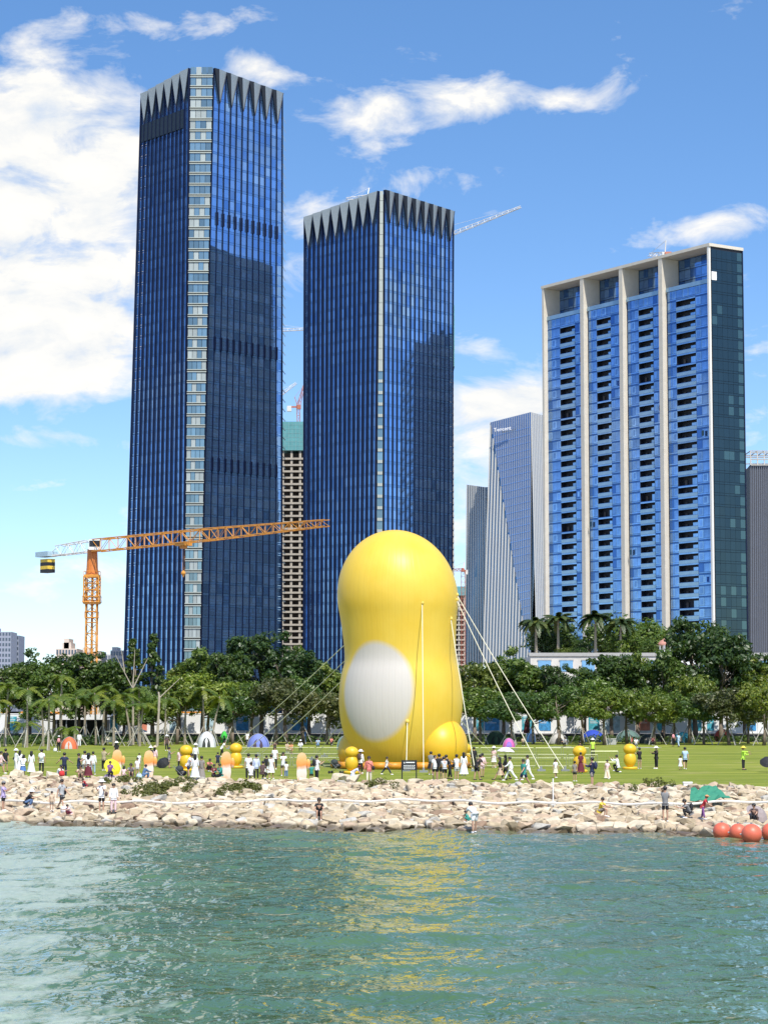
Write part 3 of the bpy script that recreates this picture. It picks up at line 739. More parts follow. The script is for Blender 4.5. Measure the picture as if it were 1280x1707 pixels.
def block(label, pxl, pxr, ytop, Yd, wallm, nfl, nb, steps=()):
    a, b = at(pxl, 1100, Yd), at(pxr, 1100, Yd); zt = at(pxl, ytop, Yd).z; base = Vector(((a.x+b.x)/2, Yd, 2.5)); hw = (b.x-a.x)/2
    r = thing('apartment_building', base, label, 'building')
    MB().box(-hw, hw, 0, 18, 0, zt).build('wall', wallm, r)
    for (u0, u1, dz) in steps: MB().box(-hw+2*hw*u0, -hw+2*hw*u1, 1, 14, zt, zt+dz).build('roof_block', wallm, r)
    wm = MB(); fh = zt/nfl; bw_ = 2*hw/nb; gm = mat('far_window', (.10,.13,.17), .2, .4)
    me = MB().box(.2*bw_, .8*bw_, -.1, .3, .3*fh, .85*fh).mesh('window', gm)
    for k in range(nfl):
        if zt-(k+1)*fh < zt*.45: break
        for j in range(nb): link('window', me, r, loc=(-hw+j*bw_, 0, zt-(k+1)*fh))
    return r
block('grey blue apartment block at the far left edge above the trees', -18, 18, 1062, 1100, mat('far_wall_blue', (.28,.31,.38), .8, 0, .08, .1), 17, 7, ((.1,.3,2.),))
block('narrow grey apartment block beside the far left one', 19, 31, 1068, 1120, mat('far_wall_grey', (.24,.27,.34), .8, 0, .08, .1), 16, 3)
block('cream apartment building with stepped roof left of crane mast', 93, 128, 1092, 900, mat('far_wall_cream', (.60,.50,.42), .8, 0, .08, .1), 9, 7, ((.28,.7,2.4),(.36,.6,4)))
block('low cream apartment building partly behind the crane mast', 129, 168, 1096, 920, mat('far_wall_cream', (.6,.5,.42)), 8, 8, ((.2,.5,1.5),))
block('pale grey apartment building beside the foot of the tallest tower', 184, 206, 1094, 1000, mat('far_wall_pale', (.50,.48,.47), .8, 0, .08, .1), 10, 5, ((.1,.5,1.5),))
block('pale distant block behind the crane, right of the mast', 168, 184, 1098, 1300, mat('far_wall_pale', (.5,.48,.47)), 8, 4)

# ------------------------------------------------------------ podium with roof garden
PB = Vector((0, 480, 2.5)); xl, xr = at(884,1100,480).x, 110
zp = at(900,1094,480).z-2.5
pod = thing('podium_building', ((xl+xr)/2, 480, 2.5), 'low pale stone podium with blue windows and planted roof before the residential tower', 'building')
hw = (xr-xl)/2
MB().box(-hw, hw, 0, 110, 0, zp).build('wall', mat('podium_stone', (.55,.52,.47), .8, 0, .1, .5), pod)
MB().box(-hw-.3, hw+.3, -.3, .8, zp+.003, zp+.7).build('parapet', mat('parapet_grey', (.36,.35,.33), .7), pod)
for j in range(int(2*hw/4.6)):
    x = -hw+1.6+j*4.6
    wf = MB().box(x, x+2.7, -.12, .2, zp-3.2, zp-.9).build('window', mat('podium_window', (.20,.38,.62), .1, .6), pod)
    MB().box(x-.15, x+2.85, -.25, -.13, zp-.88, zp-.7).build('lintel', mat('parapet_grey', (.45, .44, .42)), wf)
rp = at(1112,1096,490); rot = thing('garden_pavilion', (rp.x, 490, zp+2.5), 'small round pavilion with pink roof on the podium garden', 'pavilion')
for a in range(6): MB().tube((1.5*math.cos(a*1.047), 1.5*math.sin(a*1.047), 0), (1.5*math.cos(a*1.047), 1.5*math.sin(a*1.047), 2.6), .2, n=8).build('column', WHITE, rot)
MB().lathe([(2.0, 2.6), (2.0, 2.9), (1.5, 3.5), (.5, 4.1), (.05, 4.3)], 16).build('roof', mat('pink_roof', (.50,.24,.18), .7), rot)
q = at(1133,1104,455); aw = thing('site_canopy', (q.x, 455, 2.5), 'white curved canopy roof showing above the trees', 'canopy')
hz = at(1133,1093,455).z-2.5
m = MB()
for k in range(8):
    a0, a1 = math.pi*k/8, math.pi*(k+1)/8
    m.add([(-3.4*math.cos(a0), -3, hz-1.8+1.8*math.sin(a0)), (-3.4*math.cos(a1), -3, hz-1.8+1.8*math.sin(a1)), (-3.4*math.cos(a1), 5, hz-1.8+1.8*math.sin(a1)), (-3.4*math.cos(a0), 5, hz-1.8+1.8*math.sin(a0))], [(0,1,2,3)])
m.add([(-3.4*math.cos(math.pi*k/8), -3, hz-1.8+1.8*math.sin(math.pi*k/8)) for k in range(9)], [tuple(range(9))])
m.build('roof', WHITE, aw)
MB().box(-3.2, 3.2, -2.8, 4.8, 0, hz-1.9).build('wall', mat('parapet_grey', (.45, .44, .42)), aw)

# ------------------------------------------------------------ cranes
CY = mat('crane_yellow', (.62,.27,.04), .5, .1, .12, 1); CW = mat('crane_white', (.66,.64,.60), .5, .1, .1, 1); CR = mat('crane_red', (.45,.16,.10), .5, .1)
def lattice(m, a, b, wa, wb, n, r, tri=False, mi=0):
    a, b = Vector(a), Vector(b); d = (b-a).normalized()
    s = d.cross(Vector((0, 0, 1))) if abs(d.z) < .9 else Vector((1, 0, 0)); s.normalize(); u = s.cross(d).normalized()
    offs = [(-1, -1), (1, -1), (0, 1)] if tri else [(-1, -1), (1, -1), (1, 1), (-1, 1)]
    ring = [[a.lerp(b, i/n)+(s*ox+u*oy)*(wa+(wb-wa)*i/n)/2 for ox, oy in offs] for i in range(n+1)]; k = len(offs)
    for j in range(k): m.tube(ring[0][j], ring[n][j], r, n=5, mi=mi)
    for i in range(n):
        for j in range(k):
            p, q = (ring[i][j], ring[i+1][(j+1) % k]) if i % 2 else (ring[i][(j+1) % k], ring[i+1][j])
            m.tube(p, q, r*.6, n=4, mi=mi, caps=False); m.tube(ring[i][j], ring[i][(j+1) % k], r*.6, n=4, mi=mi, caps=False)
cp = at(152, 1100, 400); cb0 = Vector((cp.x, 400, 2.5))
cr = thing('tower_crane', cb0, 'yellow tower crane with long lattice jib in front of the tallest tower', 'crane')
zj = at(148, 912, 400).z-2.5
m = MB(); lattice(m, (0,0,0), (0,0,zj-5.5), 1.9, 1.9, 14, .12); m.tube((0,.5,0), (0,.5,zj-5), .22, n=6); m.build('mast', CY, cr)
m = MB()
for z, w_ in ((zj-5.4, 2.6), (zj-9.8, 3.0), (zj-12.5, 2.2)):
    m.box(-w_/2, w_/2, -w_/2, w_/2, z, z+.16)
    for sx in (-1, 1):
        for sy in (-1, 1): m.tube((sx*w_/2, sy*w_/2, z), (sx*w_/2, sy*w_/2, z+1.1), .05, n=4)
        m.tube((sx*w_/2, -w_/2, z+1.1), (sx*w_/2, w_/2, z+1.1), .05, n=4); m.tube((-w_/2, sx*w_/2, z+1.1), (w_/2, sx*w_/2, z+1.1), .05, n=4)
m.box(-1.3, 1.3, -1.3, 1.3, zj-5.2, zj-4.9); m.build('platform', CY, cr)
m = MB(); lattice(m, (0,0,zj-10), (0,0,zj-5.2), 2.6, 2.6, 4, .13); m.build('climbing_frame', CY, cr)
MB().lathe([(1.1, zj-4.9), (1.0, zj-3.6), (.9, zj-1.0), (.9, zj-.4)], 12).build('slewing_ring', mat('crane_orange', (.55,.17,.03), .5), cr)
tip = at(545, 866, 353)-cb0; dj = Vector((tip.x, tip.y, 0)); LJ = dj.length; dj.normalize(); Lb = 16
m = MB(); a = dj*(Lb*0+.5)+Vector((0,0,zj+.6)); 
lattice(m, dj*1.2+Vector((0,0,zj+.2)), dj*(LJ*.55)+Vector((0,0,zj+.25)), 2.1, 1.9, 13, .10); lattice(m, dj*(LJ*.55)+Vector((0,0,zj+.25)), dj*LJ+Vector((0,0,zj+.3)), 1.9, 1.0, 14, .085)
jib = m.build('jib', CY, cr)
m = MB(); lattice(m, -dj*.8+Vector((0,0,zj+.2)), -dj*(Lb*.65)+Vector((0,0,zj-.1)), 2.0, 1.7, 5, .09)
e = -dj*Lb+Vector((0,0,zj-.8)); m.tube(-dj*(Lb*.5)+Vector((0,0,zj-.9)), e, .25, n=4); m.tube(-dj*(Lb*.65)+Vector((0,0,zj+.7)), -dj*(Lb*.85)+Vector((0,0,zj-.5)), .08, n=4)
m.build('counter_jib', CW, cr)
Mj = Matrix.Rotation(math.atan2(-dj.y, -dj.x), 4, 'Z')
cw = MB(); cols = [BLACK, mat('crane_stripe', (.70,.48,.05), .5)]
for i in range(4): cw.box(Lb-3.2, Lb-.8, -.8, .8, zj-3.9+i*.62, zj-3.9+i*.62+.6, i % 2, Mj)
cw.build('counterweight', cols, cr)
MB().box(Lb-3.6, Lb+.4, -1.1, 1.1, zj-1.0, zj-.1, 0, Mj).build('sign_box', mat('crane_sign', (.35,.48,.55), .5), cr)
MB().box(-.4, 1.7, -1.9, -.7, zj-.6, zj+1.2).box(-.3, 1.6, -2.0, -1.91, zj+.0, zj+1.0, 1).build('cab', [WHITE, DARKW], cr)
tp = dj*26.5+Vector((0,0,zj-.9)); Mt = Matrix.Translation(tp) @ Matrix.Rotation(math.atan2(dj.y, dj.x), 4, 'Z')
tro = MB().box(-1.2, 1.2, -.9, .9, -.35, .1, 0, Mt).box(-.5, .5, -.4, .4, -.8, -.36, 0, Mt).build('trolley', CY, cr)
hk = tp+Vector((0,0,-4.8)); MB().tube(tp+Vector((.15,0,-.5)), hk+Vector((.15,0,0)), .03, n=4).tube(tp-Vector((.15,0,.5)), hk-Vector((.15,0,0)), .03, n=4).lathe([(.1,.3),(.35,.1),(.4,-.2),(.2,-.5),(.08,-.8)], 8, tuple(hk)).build('hook_block', CY, tro)
def luffer(label, base, top, tipx, m_, wm=1.6, cj=6):
    """tower crane: base point, mast top, jib end (world points)"""
    r = thing('tower_crane', base, label, 'crane', 'cranes on the far building sites')
    t = Vector(top)-Vector(base); q = Vector(tipx)-Vector(base)
    m = MB(); lattice(m, (0,0,0), t, wm, wm, max(3, int(t.length/3)), .14); m.build('mast', m_, r)
    d = (q-t); m = MB(); lattice(m, t+Vector((0,0,.8)), q, 1.7, .9, max(4, int(d.length/3)), .13, True); m.build('jib', m_, r)
    h = Vector((d.x, d.y, 0)).normalized(); m = MB(); m.box(-.9, .9, -.9, .9, t.z-.5, t.z+1.4)
    m.tube(t+Vector((0,0,.5)), t-h*cj+Vector((0,0,.5)), .5, n=4); m.tube(t, t-h*cj*.4+Vector((0,0,5)), .2, n=4); m.tube(t-h*cj*.4+Vector((0,0,5)), q, .06, n=4)
    m.build('machine_deck', m_, r); c = t-h*cj
    MB().box(c.x-1, c.x+1, c.y-1, c.y+1, c.z-1.6, c.z+.9).build('counterweight', CR if m_ is CW else CW, r); return r
def gb(px, Yd, z=2.5): p = at(px, 1100, Yd); return (p.x, Yd, z)
luffer('pale luffing crane reaching up to the right from behind the shorter dark tower', gb(738, 1040), at(738, 398, 1040), at(868, 344, 1020), CW)
luffer('small pale crane tip over the left roof edge of the shorter dark tower', gb(612, 1000), at(612, 330, 1000), at(577, 331, 985), CW, cj=4)
luffer('thin pale crane with level jib between the two dark towers', gb(440, 1100), at(440, 553, 1100), at(520, 548, 1090), CW, 1.2, 4)
luffer('pale crane jib showing low between the dark towers', gb(452, 1130), at(452, 672, 1130), at(494, 638, 1130), CW, 1.2, 4)
luffer('red and white luffing crane standing on the teal netted frame', Vector((at(497,1100,1020).x, 1020, ca_z)), at(497, 680, 1020), at(507, 642, 1020), CR, 1.3, 4)
luffer('white crane lying along the roof of the residential tower', Vector((at(1108,424,700).x, 700, 110)), at(1108, 428, 700), at(1082, 424, 715), CW, 1.2, 3)
luffer('distant orange crane right of the giant inflatable', gb(772, 1280), at(772, 952, 1280), at(742, 951, 1250), CR, 2.2, 5)

# ------------------------------------------------------------ hoarding, site cabins, excavators
HW = mat('hoarding_white', (.74,.74,.72), .5, 0, .05, .4); HD = mat('low_wall_dark', (.07,.07,.08), .8, 0, .2, .6)
POST = [mat('poster_blue', (.05,.25,.50), .5, 0, .5, 2.4), mat('poster_teal', (.06,.33,.40), .5, 0, .5, 2.2), mat('poster_coral', (.60,.22,.14), .5, 0, .35, 1.6), mat('poster_pale', (.40,.55,.60), .5, 0, .4, 2.0)]
hd = thing('site_hoarding', (0, 300, 2.45), 'long white site hoarding with printed posters on a low dark wall behind the trees', 'hoarding')
XH0, XH1 = at(-60,1200,300).x, at(1340,1200,300).x; GA, GB_ = at(72,1200,300).x, at(172,1200,300).x
x = XH0; zb, ztp = .95, at(640,1191,300).z-2.45
pm = MB().box(0, 3.96, 0, .12, zb, ztp).box(.0, 3.96, -.04, .16, ztp+.004, ztp+.12).mesh('panel', HW)
while x < XH1:
    if not (GA-2 < x < GB_-2): link('panel', pm, hd, loc=(x, 0, 0)); 
    x += 4.0
for a, b in ((XH0, GA), (GB_, XH1)):
    MB().box(a, b, -.25, .3, 0, .82).build('low_wall', HD, hd); MB().box(a, b, -.45, .35, .823, .90).build('coping', mat('parapet_grey', (.45,.44,.42)), hd)
for px, wpx, c in [(20,16,1),(190,13,1),(240,10,2),(292,18,3),(345,22,3),(404,20,0),(500,26,0),(590,14,1),(880,20,1),(908,20,0),(990,18,1),(1074,18,2),(1100,10,1),(1158,22,1),(1184,11,1),(1250,20,0),(820,24,0),(800,12,1),(1020,26,3)]:
    p = at(px, 1205, 300); wd = wpx/F*300
    po = MB().box(p.x-wd/2, p.x+wd/2, -.06, -.004, zb+.35, ztp-.3).build('poster', POST[c], hd)
    lw = MB()
    for i in range(4): lw.box(p.x-wd*.38, p.x-wd*.38+wd*rnd.uniform(.3, .7), -.075, -.063, ztp-.5-i*.22, ztp-.43-i*.22)
    lw.build('print_lines', HW, po)
sh = thing('site_shed', ((GA+GB_)/2, 303, 2.45), 'dark open shed with white fascia in the gap of the hoarding', 'shed')
hw = (GB_-GA)/2
MB().box(-hw, hw, 4, 4.2, 0, 2.7).box(-hw, -hw+.3, 0, 4, 0, 2.7).box(hw-.3, hw, 0, 4, 0, 2.7).build('wall', mat('shed_green', (.015,.03,.028), .7), sh)
MB().box(-hw-.2, hw+.2, -.4, 4.4, 2.71, 3.4).build('roof', HW, sh)
for j in range(1, 6): x = -hw+2*hw*j/6; MB().box(x-.08, x+.08, 0, .16, 0, 2.7).build('post', GREYM, sh)
ORG = mat('orange_roof', (.60,.24,.03), .6, 0, .15, 1); YEL = mat('digger_yellow', (.62,.36,.04), .5, 0, .12, 1)
for px, w_, lab in ((2, 5, 'orange roofed site cabin at the far left behind the palms'), (60, 7, 'cream site cabin with orange roof behind the left palms'), (290, 8, 'orange topped site cabin behind the palms under the tallest tower'), (385, 6, 'orange topped site cabin left of the guy ropes behind the trees')):
    p = at(px, 1185, 312); r = thing('site_cabin', (p.x, 312, 2.5), lab, 'cabin', 'site cabins behind the hoarding')
    MB().box(-w_/2, w_/2, 0, 3, 0, 3.2).build('wall', mat('cabin_cream', (.6,.55,.42), .7), r); MB().box(-w_/2-.2, w_/2+.2, -.2, 3.2, 3.21, 3.75).build('roof', ORG, r)
def digger(px, Yd, lab, sgn=1):
    p = at(px, 1200, Yd); r = thing('excavator', (p.x, Yd, 2.5), lab, 'excavator', None)
    m = MB()
    for s_ in (-1.3, 1.3): m.box(-2, 2, s_-.35, s_+.35, .1, .9); m.tube((-2, s_-.35, .5), (-2, s_+.35, .5), .42, n=10); m.tube((2, s_-.35, .5), (2, s_+.35, .5), .42, n=10)
    m.build('track', BLACK, r)
    MB().box(-2.2, 1.6, -1.4, 1.4, 1.1, 2.4).build('body', YEL, r)
    MB().box(.1, 1.6, -1.4, -.2, 2.41, 3.9).build('cab', [YEL], r); MB().box(.3, 1.5, -1.46, -1.41, 2.6, 3.7).build('cab_window', G_GRN, r)
    m = MB(); pts = [(1.4*sgn, 0, 2), (3.2*sgn, 0, 5.6), (5.6*sgn, 0, 5.2)]
    m.tube(pts[0], pts[1], .45, .4, 4).tube(pts[1], pts[2], .4, .3, 4); m.build('boom', YEL, r)
    MB().tube(pts[2], (5.2*sgn, 0, 2.2), .3, .22, 4).build('arm', YEL, r)
    MB().add([(4.5*sgn,-.6,1.2),(5.7*sgn,-.6,1.0),(5.6*sgn,-.6,2.2),(4.5*sgn,.6,1.2),(5.7*sgn,.6,1.0),(5.6*sgn,.6,2.2)], [(0,1,2),(3,5,4),(0,3,4,1),(1,4,5,2),(2,5,3,0)]).build('bucket', BLACK, r)
digger(1196, 316, 'yellow excavator with raised boom behind hoarding at the right')
digger(1160, 330, 'second yellow excavator half hidden by dark trees at the right', -1)

# ------------------------------------------------------------ trees
def leaf_mat(name, lo, hi):
    m = bpy.data.materials.new(name); m.use_nodes = True; t = NT(m.node_tree); b = m.node_tree.nodes['Principled BSDF']
    g = t.n('ShaderNodeNewGeometry').outputs['Random Per Island']; oi = t.n('ShaderNodeObjectInfo').outputs['Random']
    c = t.mix(t.m('MULTIPLY', g, 1.0), lo, hi); k = t.ramp(oi, [(0, (.50,.62,.68)), (.4, (.75,.82,.75)), (.75, (1.0,1.0,.78)), (1, (1.4,1.15,.85))])
    c = t.mix(1.0, c, k, 'MULTIPLY'); t.l(c, b.inputs['Base Color']); b.inputs['Roughness'].default_value = .42; b.inputs['Specular IOR Level'].default_value = .45
    tr = t.n('ShaderNodeBsdfTranslucent'); t.l(t.mix(1.0, c, (1.3,1.5,.5), 'MULTIPLY'), tr.inputs[0]); ms = t.n('ShaderNodeMixShader'); ms.inputs[0].default_value = .28
    o = m.node_tree.nodes['Material Output']; t.l(b.outputs[0], ms.inputs[1]); t.l(tr.outputs[0], ms.inputs[2]); t.l(ms.outputs[0], o.inputs[0]); return m
LEAF = [leaf_mat('leaf_mid', (.052,.105,.016), (.165,.215,.040)), leaf_mat('leaf_dark', (.032,.070,.015), (.115,.160,.032)), leaf_mat('leaf_fresh', (.075,.140,.016), (.21,.27,.045)), leaf_mat('leaf_olive', (.07,.085,.022), (.17,.155,.055))]
BARK = mat('bark_grey_brown', (.16,.125,.09), .9, 0, .3, 3, .5); STAKE = mat('pale_stake_wood', (.38,.36,.30), .8, 0, .15, 2)
def leafy(name, centers, nl, rad, ls, seed, m, flat=.75):
    rs = np.random.RandomState(seed); C = np.repeat(np.array(centers), nl, 0); n = len(C)
    d = rs.normal(size=(n, 3)); d /= np.linalg.norm(d, axis=1)[:, None]; d[:, 2] *= flat
    P = C[:, :3]+d*(rs.uniform(.25, 1, n)**.5)[:, None]*(C[:, 3:4]*rad)
    nr = d+rs.normal(size=(n, 3))*.55+np.array([0, 0, .55]); nr /= np.linalg.norm(nr, axis=1)[:, None]
    t = np.cross(nr, rs.normal(size=(n, 3))); t /= np.linalg.norm(t, axis=1)[:, None]; b = np.cross(nr, t)
    s = ls*rs.uniform(.65, 1.35, n)[:, None]
    V = np.stack([P-t*s, P-b*s*.45+nr*s*.12, P+t*s, P+b*s*.45+nr*s*.12], 1).reshape(-1, 3)
    me = bpy.data.meshes.new(name); me.vertices.add(4*n); me.vertices.foreach_set('co', V.astype('f').reshape(-1))
    me.loops.add(4*n); me.loops.foreach_set('vertex_index', np.arange(4*n, dtype='i')); me.polygons.add(n)
    me.polygons.foreach_set('loop_start', np.arange(0, 4*n, 4, dtype='i')); me.update(calc_edges=True); me.materials.append(m); return me
def tree_kind(seed, h, r, trunk, ncl, m, cone=False, nl=64, ls=.24):
    rs = random.Random(seed); cs = []; tb = MB()
    top = Vector((rs.uniform(-.3, .3), rs.uniform(-.3, .3), h*.72)); knee = Vector((rs.uniform(-.25, .25), 0, trunk*.8))
    r0 = .10+h*.012
    tb.tube((0, 0, 0), knee, r0*1.25, r0*.95, 8); tb.tube(knee, top, r0*.95, r0*.35, 7)
    lobes = [(Vector((0, 0, (h+trunk)/2)), r*.8, (h-trunk)*.42)]
    for i in range(7):
        a = rs.uniform(0, 6.28); z = rs.uniform(trunk+.25*(h-trunk), h*.86); q = r*rs.uniform(.35, .62)
        lobes.append((Vector((q*math.cos(a), q*math.sin(a), z)), r*rs.uniform(.38, .55), (h-trunk)*rs.uniform(.17, .26)))
    for i in range(ncl):
        if cone:
            u = rs.random()**1.3; z = trunk+(h-trunk)*u; q = r*(1-u)**.8*rs.uniform(.5, 1); a = rs.uniform(0, 6.28); p = Vector((q*math.cos(a), q*math.sin(a), z)); s_ = .75-.35*u
        else:
            L = lobes[rs.randrange(len(lobes))]; d = Vector((rs.gauss(0, 1), rs.gauss(0, 1), rs.gauss(0, 1))).normalized()*rs.uniform(.55, 1.0)
            p = L[0]+Vector((d.x*L[1], d.y*L[1], d.z*L[2])); s_ = rs.uniform(.6, 1.1)
            if p.z < trunk*.85: p.z = trunk*.85+rs.random()
        cs.append((p.x, p.y, p.z, s_))
        if i % 4 == 0:
            st = knee.lerp(top, cl((p.z-trunk)/(h*.8-trunk+.01)*.7, 0, .95)); md = st.lerp(p, .5)+Vector((0, 0, -.25)); tb.tube(st, md, r0*.38, r0*.25, 5); tb.tube(md, p, r0*.25, .02, 5)
    return tb.mesh('trunk', BARK, True), leafy('crown', cs, nl, .95 if not cone else .9, ls, seed, m), h
TALL = [tree_kind(s, 12.5, 4.7, 2.6, 100, LEAF[1 if s % 2 else 0], nl=74, ls=.27) for s in range(11, 16)]
MID = [tree_kind(s, 8.0, 4.0, 2.5, 70, LEAF[[0, 2, 3, 0][s-21]], nl=66, ls=.22) for s in range(21, 25)]
CONE = tree_kind(31, 13, 2.2, 2.5, 70, LEAF[1], True, 60, .22)
SHRUB = [tree_kind(s, 3.0, 1.7, .4, 34, LEAF[s-41+1 if s < 43 else 0], nl=60, ls=.16) for s in (41, 43)]
stake_m = MB()
for a in (0.3, 2.4, 4.5): pass
stk = [MB().tube((1.35*math.cos(a), 1.35*math.sin(a), 0), (.14*math.cos(a), .14*math.sin(a), 2.15), .055, n=5).mesh('support_pole', STAKE) for a in (.35, 2.45, 4.4)]
def plant_tree(kind, x, y, topz, label, group, stakes=False, sx=1.0, name='broadleaf_tree', z0=None):
    tm, lm, h = kind; z = H(x, y) if z0 is None else z0; s = (topz-z)/h
    r = thing(name, (x, y, z), label, 'tree', group, rnd.uniform(0, 6.28))
    link('trunk', tm, r, M=Matrix.Diagonal((s*1.0, s*1.0, s, 1))); link('crown', lm, r, M=Matrix.Diagonal((s*sx, s*sx, s, 1)))
    if stakes:
        for q in stk: link('support_pole', q, r)
    return r
GT = 'tall dark trees in the row behind the lawn'
tallt = [(18,1098,290,'at the far left edge above the palms'),(52,1085,294,'left of the cream building, with a bare spike at its top'),(92,1098,288,'in front of the cream apartment building'),(132,1092,292,'in front of the foot of the crane mast'),
 (178,1094,289,'just right of the crane mast'),(206,1110,296,'at the left bottom corner of the tallest tower'),(300,1098,294,'before the left face of the tallest tower'),(338,1074,290,'in front of the pale corner of the tallest tower'),(384,1092,286,'before the right face of the tallest tower'),
 (436,1048,292,'highest in the row, at the right edge of the tallest tower'),(478,1072,288,'in front of the unfinished concrete frame'),(516,1080,294,'left of the giant inflatable, under the shorter tower'),(548,1100,290,'touching the left side of the giant inflatable'),
 (600,1110,298,'hidden mostly behind the giant inflatable belly'),(700,1112,298,'hidden mostly behind the right of the giant inflatable'),(792,1092,288,'touching the right side of the giant inflatable'),(838,1080,294,'in front of the lettered finned tower'),(880,1092,290,'under the two date palms of the podium garden'),
 (930,1112,287,'before the stone podium left part'),(975,1108,293,'before the stone podium windows'),(1018,1080,290,'under the third date palm'),(1062,1072,295,'below the small pink roofed pavilion, left side'),(1104,1076,288,'below the small pink roofed pavilion, right side'),
 (1158,1036,292,'highest of the right hand trees, before the residential tower'),(1200,1050,287,'before the right edge of the residential tower'),(1240,1078,292,'below the grey ribbed tower'),(1276,1096,288,'at the far right edge')]
for i, (px, py, Yd, lm_) in enumerate(tallt):
    p = at(px, py, Yd); k = TALL[(i*3) % 5]
    plant_tree(k, p.x, Yd, p.z, 'tall dark broadleaf tree '+lm_, GT, sx=rnd.uniform(.8, 1.2))
for px, py, lm_ in ((222,1068,'left of the conical pair'),(256,1060,'right and taller of the conical pair')):
    p = at(px, py, 288); plant_tree(CONE, p.x, 288, p.z, 'dark conical tree before the tallest tower, '+lm_, 'pair of conical trees', name='conical_tree', sx=1.15)
GM = 'small staked trees at the back edge of the lawn'
midt = [(232,1150,276,1,'right of the palms by the blue umbrella'),(296,1140,272,0,'under the tallest tower pale corner'),(350,1120,279,1,'behind the white pop-up tent'),(388,1160,268,0,'left of the blue canopy'),(420,1130,276,0,'above the blue canopy'),
 (462,1135,270,2,'yellowish one where the guy ropes cross'),(505,1128,276,0,'behind the seated picnic group'),(545,1150,270,2,'close to the left side of the inflatable'),(800,1140,272,0,'first right of the inflatable, above the dark green tent'),(852,1150,268,0,'above the pink tent'),
 (888,1160,276,0,'beside the folded maroon parasol'),(930,1150,270,1,'right of the folded parasol'),(968,1146,276,1,'between the two blue posters'),(1006,1150,268,0,'beside the grey utility box, lower one'),(1044,1138,276,3,'behind the grey utility box'),
 (1090,1140,270,0,'right of the coral poster'),(1122,1140,273,3,'olive one above the teal arch tent'),(1148,1120,278,0,'slender one before the hoarding'),(1172,1150,270,0,'left of the red tent'),(1214,1150,268,2,'fresh green one over the red tent'),(1246,1145,276,0,'right of the red tent'),(1272,1150,266,3,'thin olive one at the far right edge')]
for i, (px, py, Yd, k, lm_) in enumerate(midt):
    p = at(px, py, Yd); plant_tree(MID[k], p.x, Yd, p.z+rnd.uniform(-1.1, 1.0), 'small broadleaf tree with pale stakes, '+lm_, GM, True, rnd.uniform(.85, 1.25))
# dead bare branches left
for px, Yd, lab in ((222, 270, 'bare forked dead tree before the conical trees'), (262, 262, 'leaning bare snapped tree trunk right of the palms')):
    p = at(px, 1240, Yd); r = thing('bare_tree', (p.x, Yd, H(p.x, Yd)), lab, 'tree'); m = MB()
    if px == 222:
        m.tube((0,0,0), (-.1,0,6.8), .16, .10, 7)
        for a, b in (((-.1,0,6.6),(-2.2,0,10.6)),((-.1,0,6.8),(.1,0,11.2)),((-.1,0,6.6),(1.6,.2,10.2)),((-1.1,0,8.6),(-1.5,0,11.3))): m.tube(a, b, .09, .03, 5)
    else:
        m.tube((0,0,0), (.2,0,5.6), .16, .13, 7).tube((.2,0,5.5), (2.6,0,7.8), .09, .03, 5).tube((.2,0,5.5), (.1,.1,6.2), .12, .1, 6)
    m.build('trunk', mat('dead_wood', (.36,.31,.24), .9, 0, .2, 3), r)

# palms
PALML = leaf_mat('palm_frond', (.085,.135,.014), (.20,.235,.035)); PALMD = leaf_mat('palm_frond_dark', (.035,.065,.016), (.085,.11,.03))
def frond(L, droop, wid, m, nl=24, fl=.6, lw_=.055):
    mb = MB(); P = []
    for i in range(nl+1):
        t = i/nl; P.append(Vector((L*(t*.86), 0, L*(.52*t-droop*t*t))))
    for i in range(nl): mb.tube(P[i], P[i+1], .035*(1-i/nl)+.01, n=4, caps=False)
    for i in range(2, nl):
        t = i/nl; w_ = wid*math.sin(math.pi*min(1, t*.92+.08))**.6; d = (P[i+1]-P[i]).normalized()
        for s in (-1, 1):
            tip_ = P[i]+Vector((.28*w_, s*w_*.85, -w_*fl*rnd.uniform(.5, 1.1))); b = d*lw_
            mid_ = P[i].lerp(tip_, .5)+Vector((0, 0, .10*w_)); mb.add([P[i]-b, mid_-b*1.3, tip_, mid_+b*1.3, P[i]+b], [(0,1,3,4),(1,2,3)])
    return mb.mesh('frond', m)
FR = [frond(2.9, .85, .75, PALML), frond(2.6, .6, .7, PALML), frond(3.0, 1.1, .7, PALML)]
FRD = [frond(3.0, .75, .6, PALMD, 22, .45, .11), frond(2.8, .5, .6, PALMD, 22, .45, .11), frond(3.0, 1.05, .55, PALMD, 22, .45, .11)]
def palm(x, y, z, hgt, label, group, fr=FR, n=10, lean=0.0, stakes=True, rt=.13, sc=1.0):
    r = thing('palm_tree', (x, y, z), label, 'palm', group); m = MB(); q = Vector((lean, 0, hgt))
    pts = [Vector((lean*(i/6)**1.6, 0, hgt*i/6)) for i in range(7)]
    for i in range(6): m.tube(pts[i], pts[i+1], rt*(1.25-.1*i), rt*(1.15-.1*i), 7, caps=i in (0, 5))
    m.tube(q, q+Vector((0,0,.8)), rt*.9, .05, 6); m.build('trunk', mat('palm_trunk', (.27,.23,.17), .9, 0, .2, 4), r)
    for i in range(n):
        a = 6.283*i/n+rnd.uniform(-.25, .25); f = fr[rnd.randrange(3)]; up = rnd.uniform(-.25, .35)
        link('frond', f, r, M=Matrix.Translation(q+Vector((0,0,.45))) @ Euler((0, -up, a)).to_matrix().to_4x4() @ Matrix.Scale(sc*rnd.uniform(.85, 1.1), 4))
    if stakes:
        for s_ in stk: link('support_pole', s_, r, M=Matrix.Rotation(rnd.uniform(0, 2), 4, 'Z'))
    return r
GP = 'young palms along the left back of the lawn'
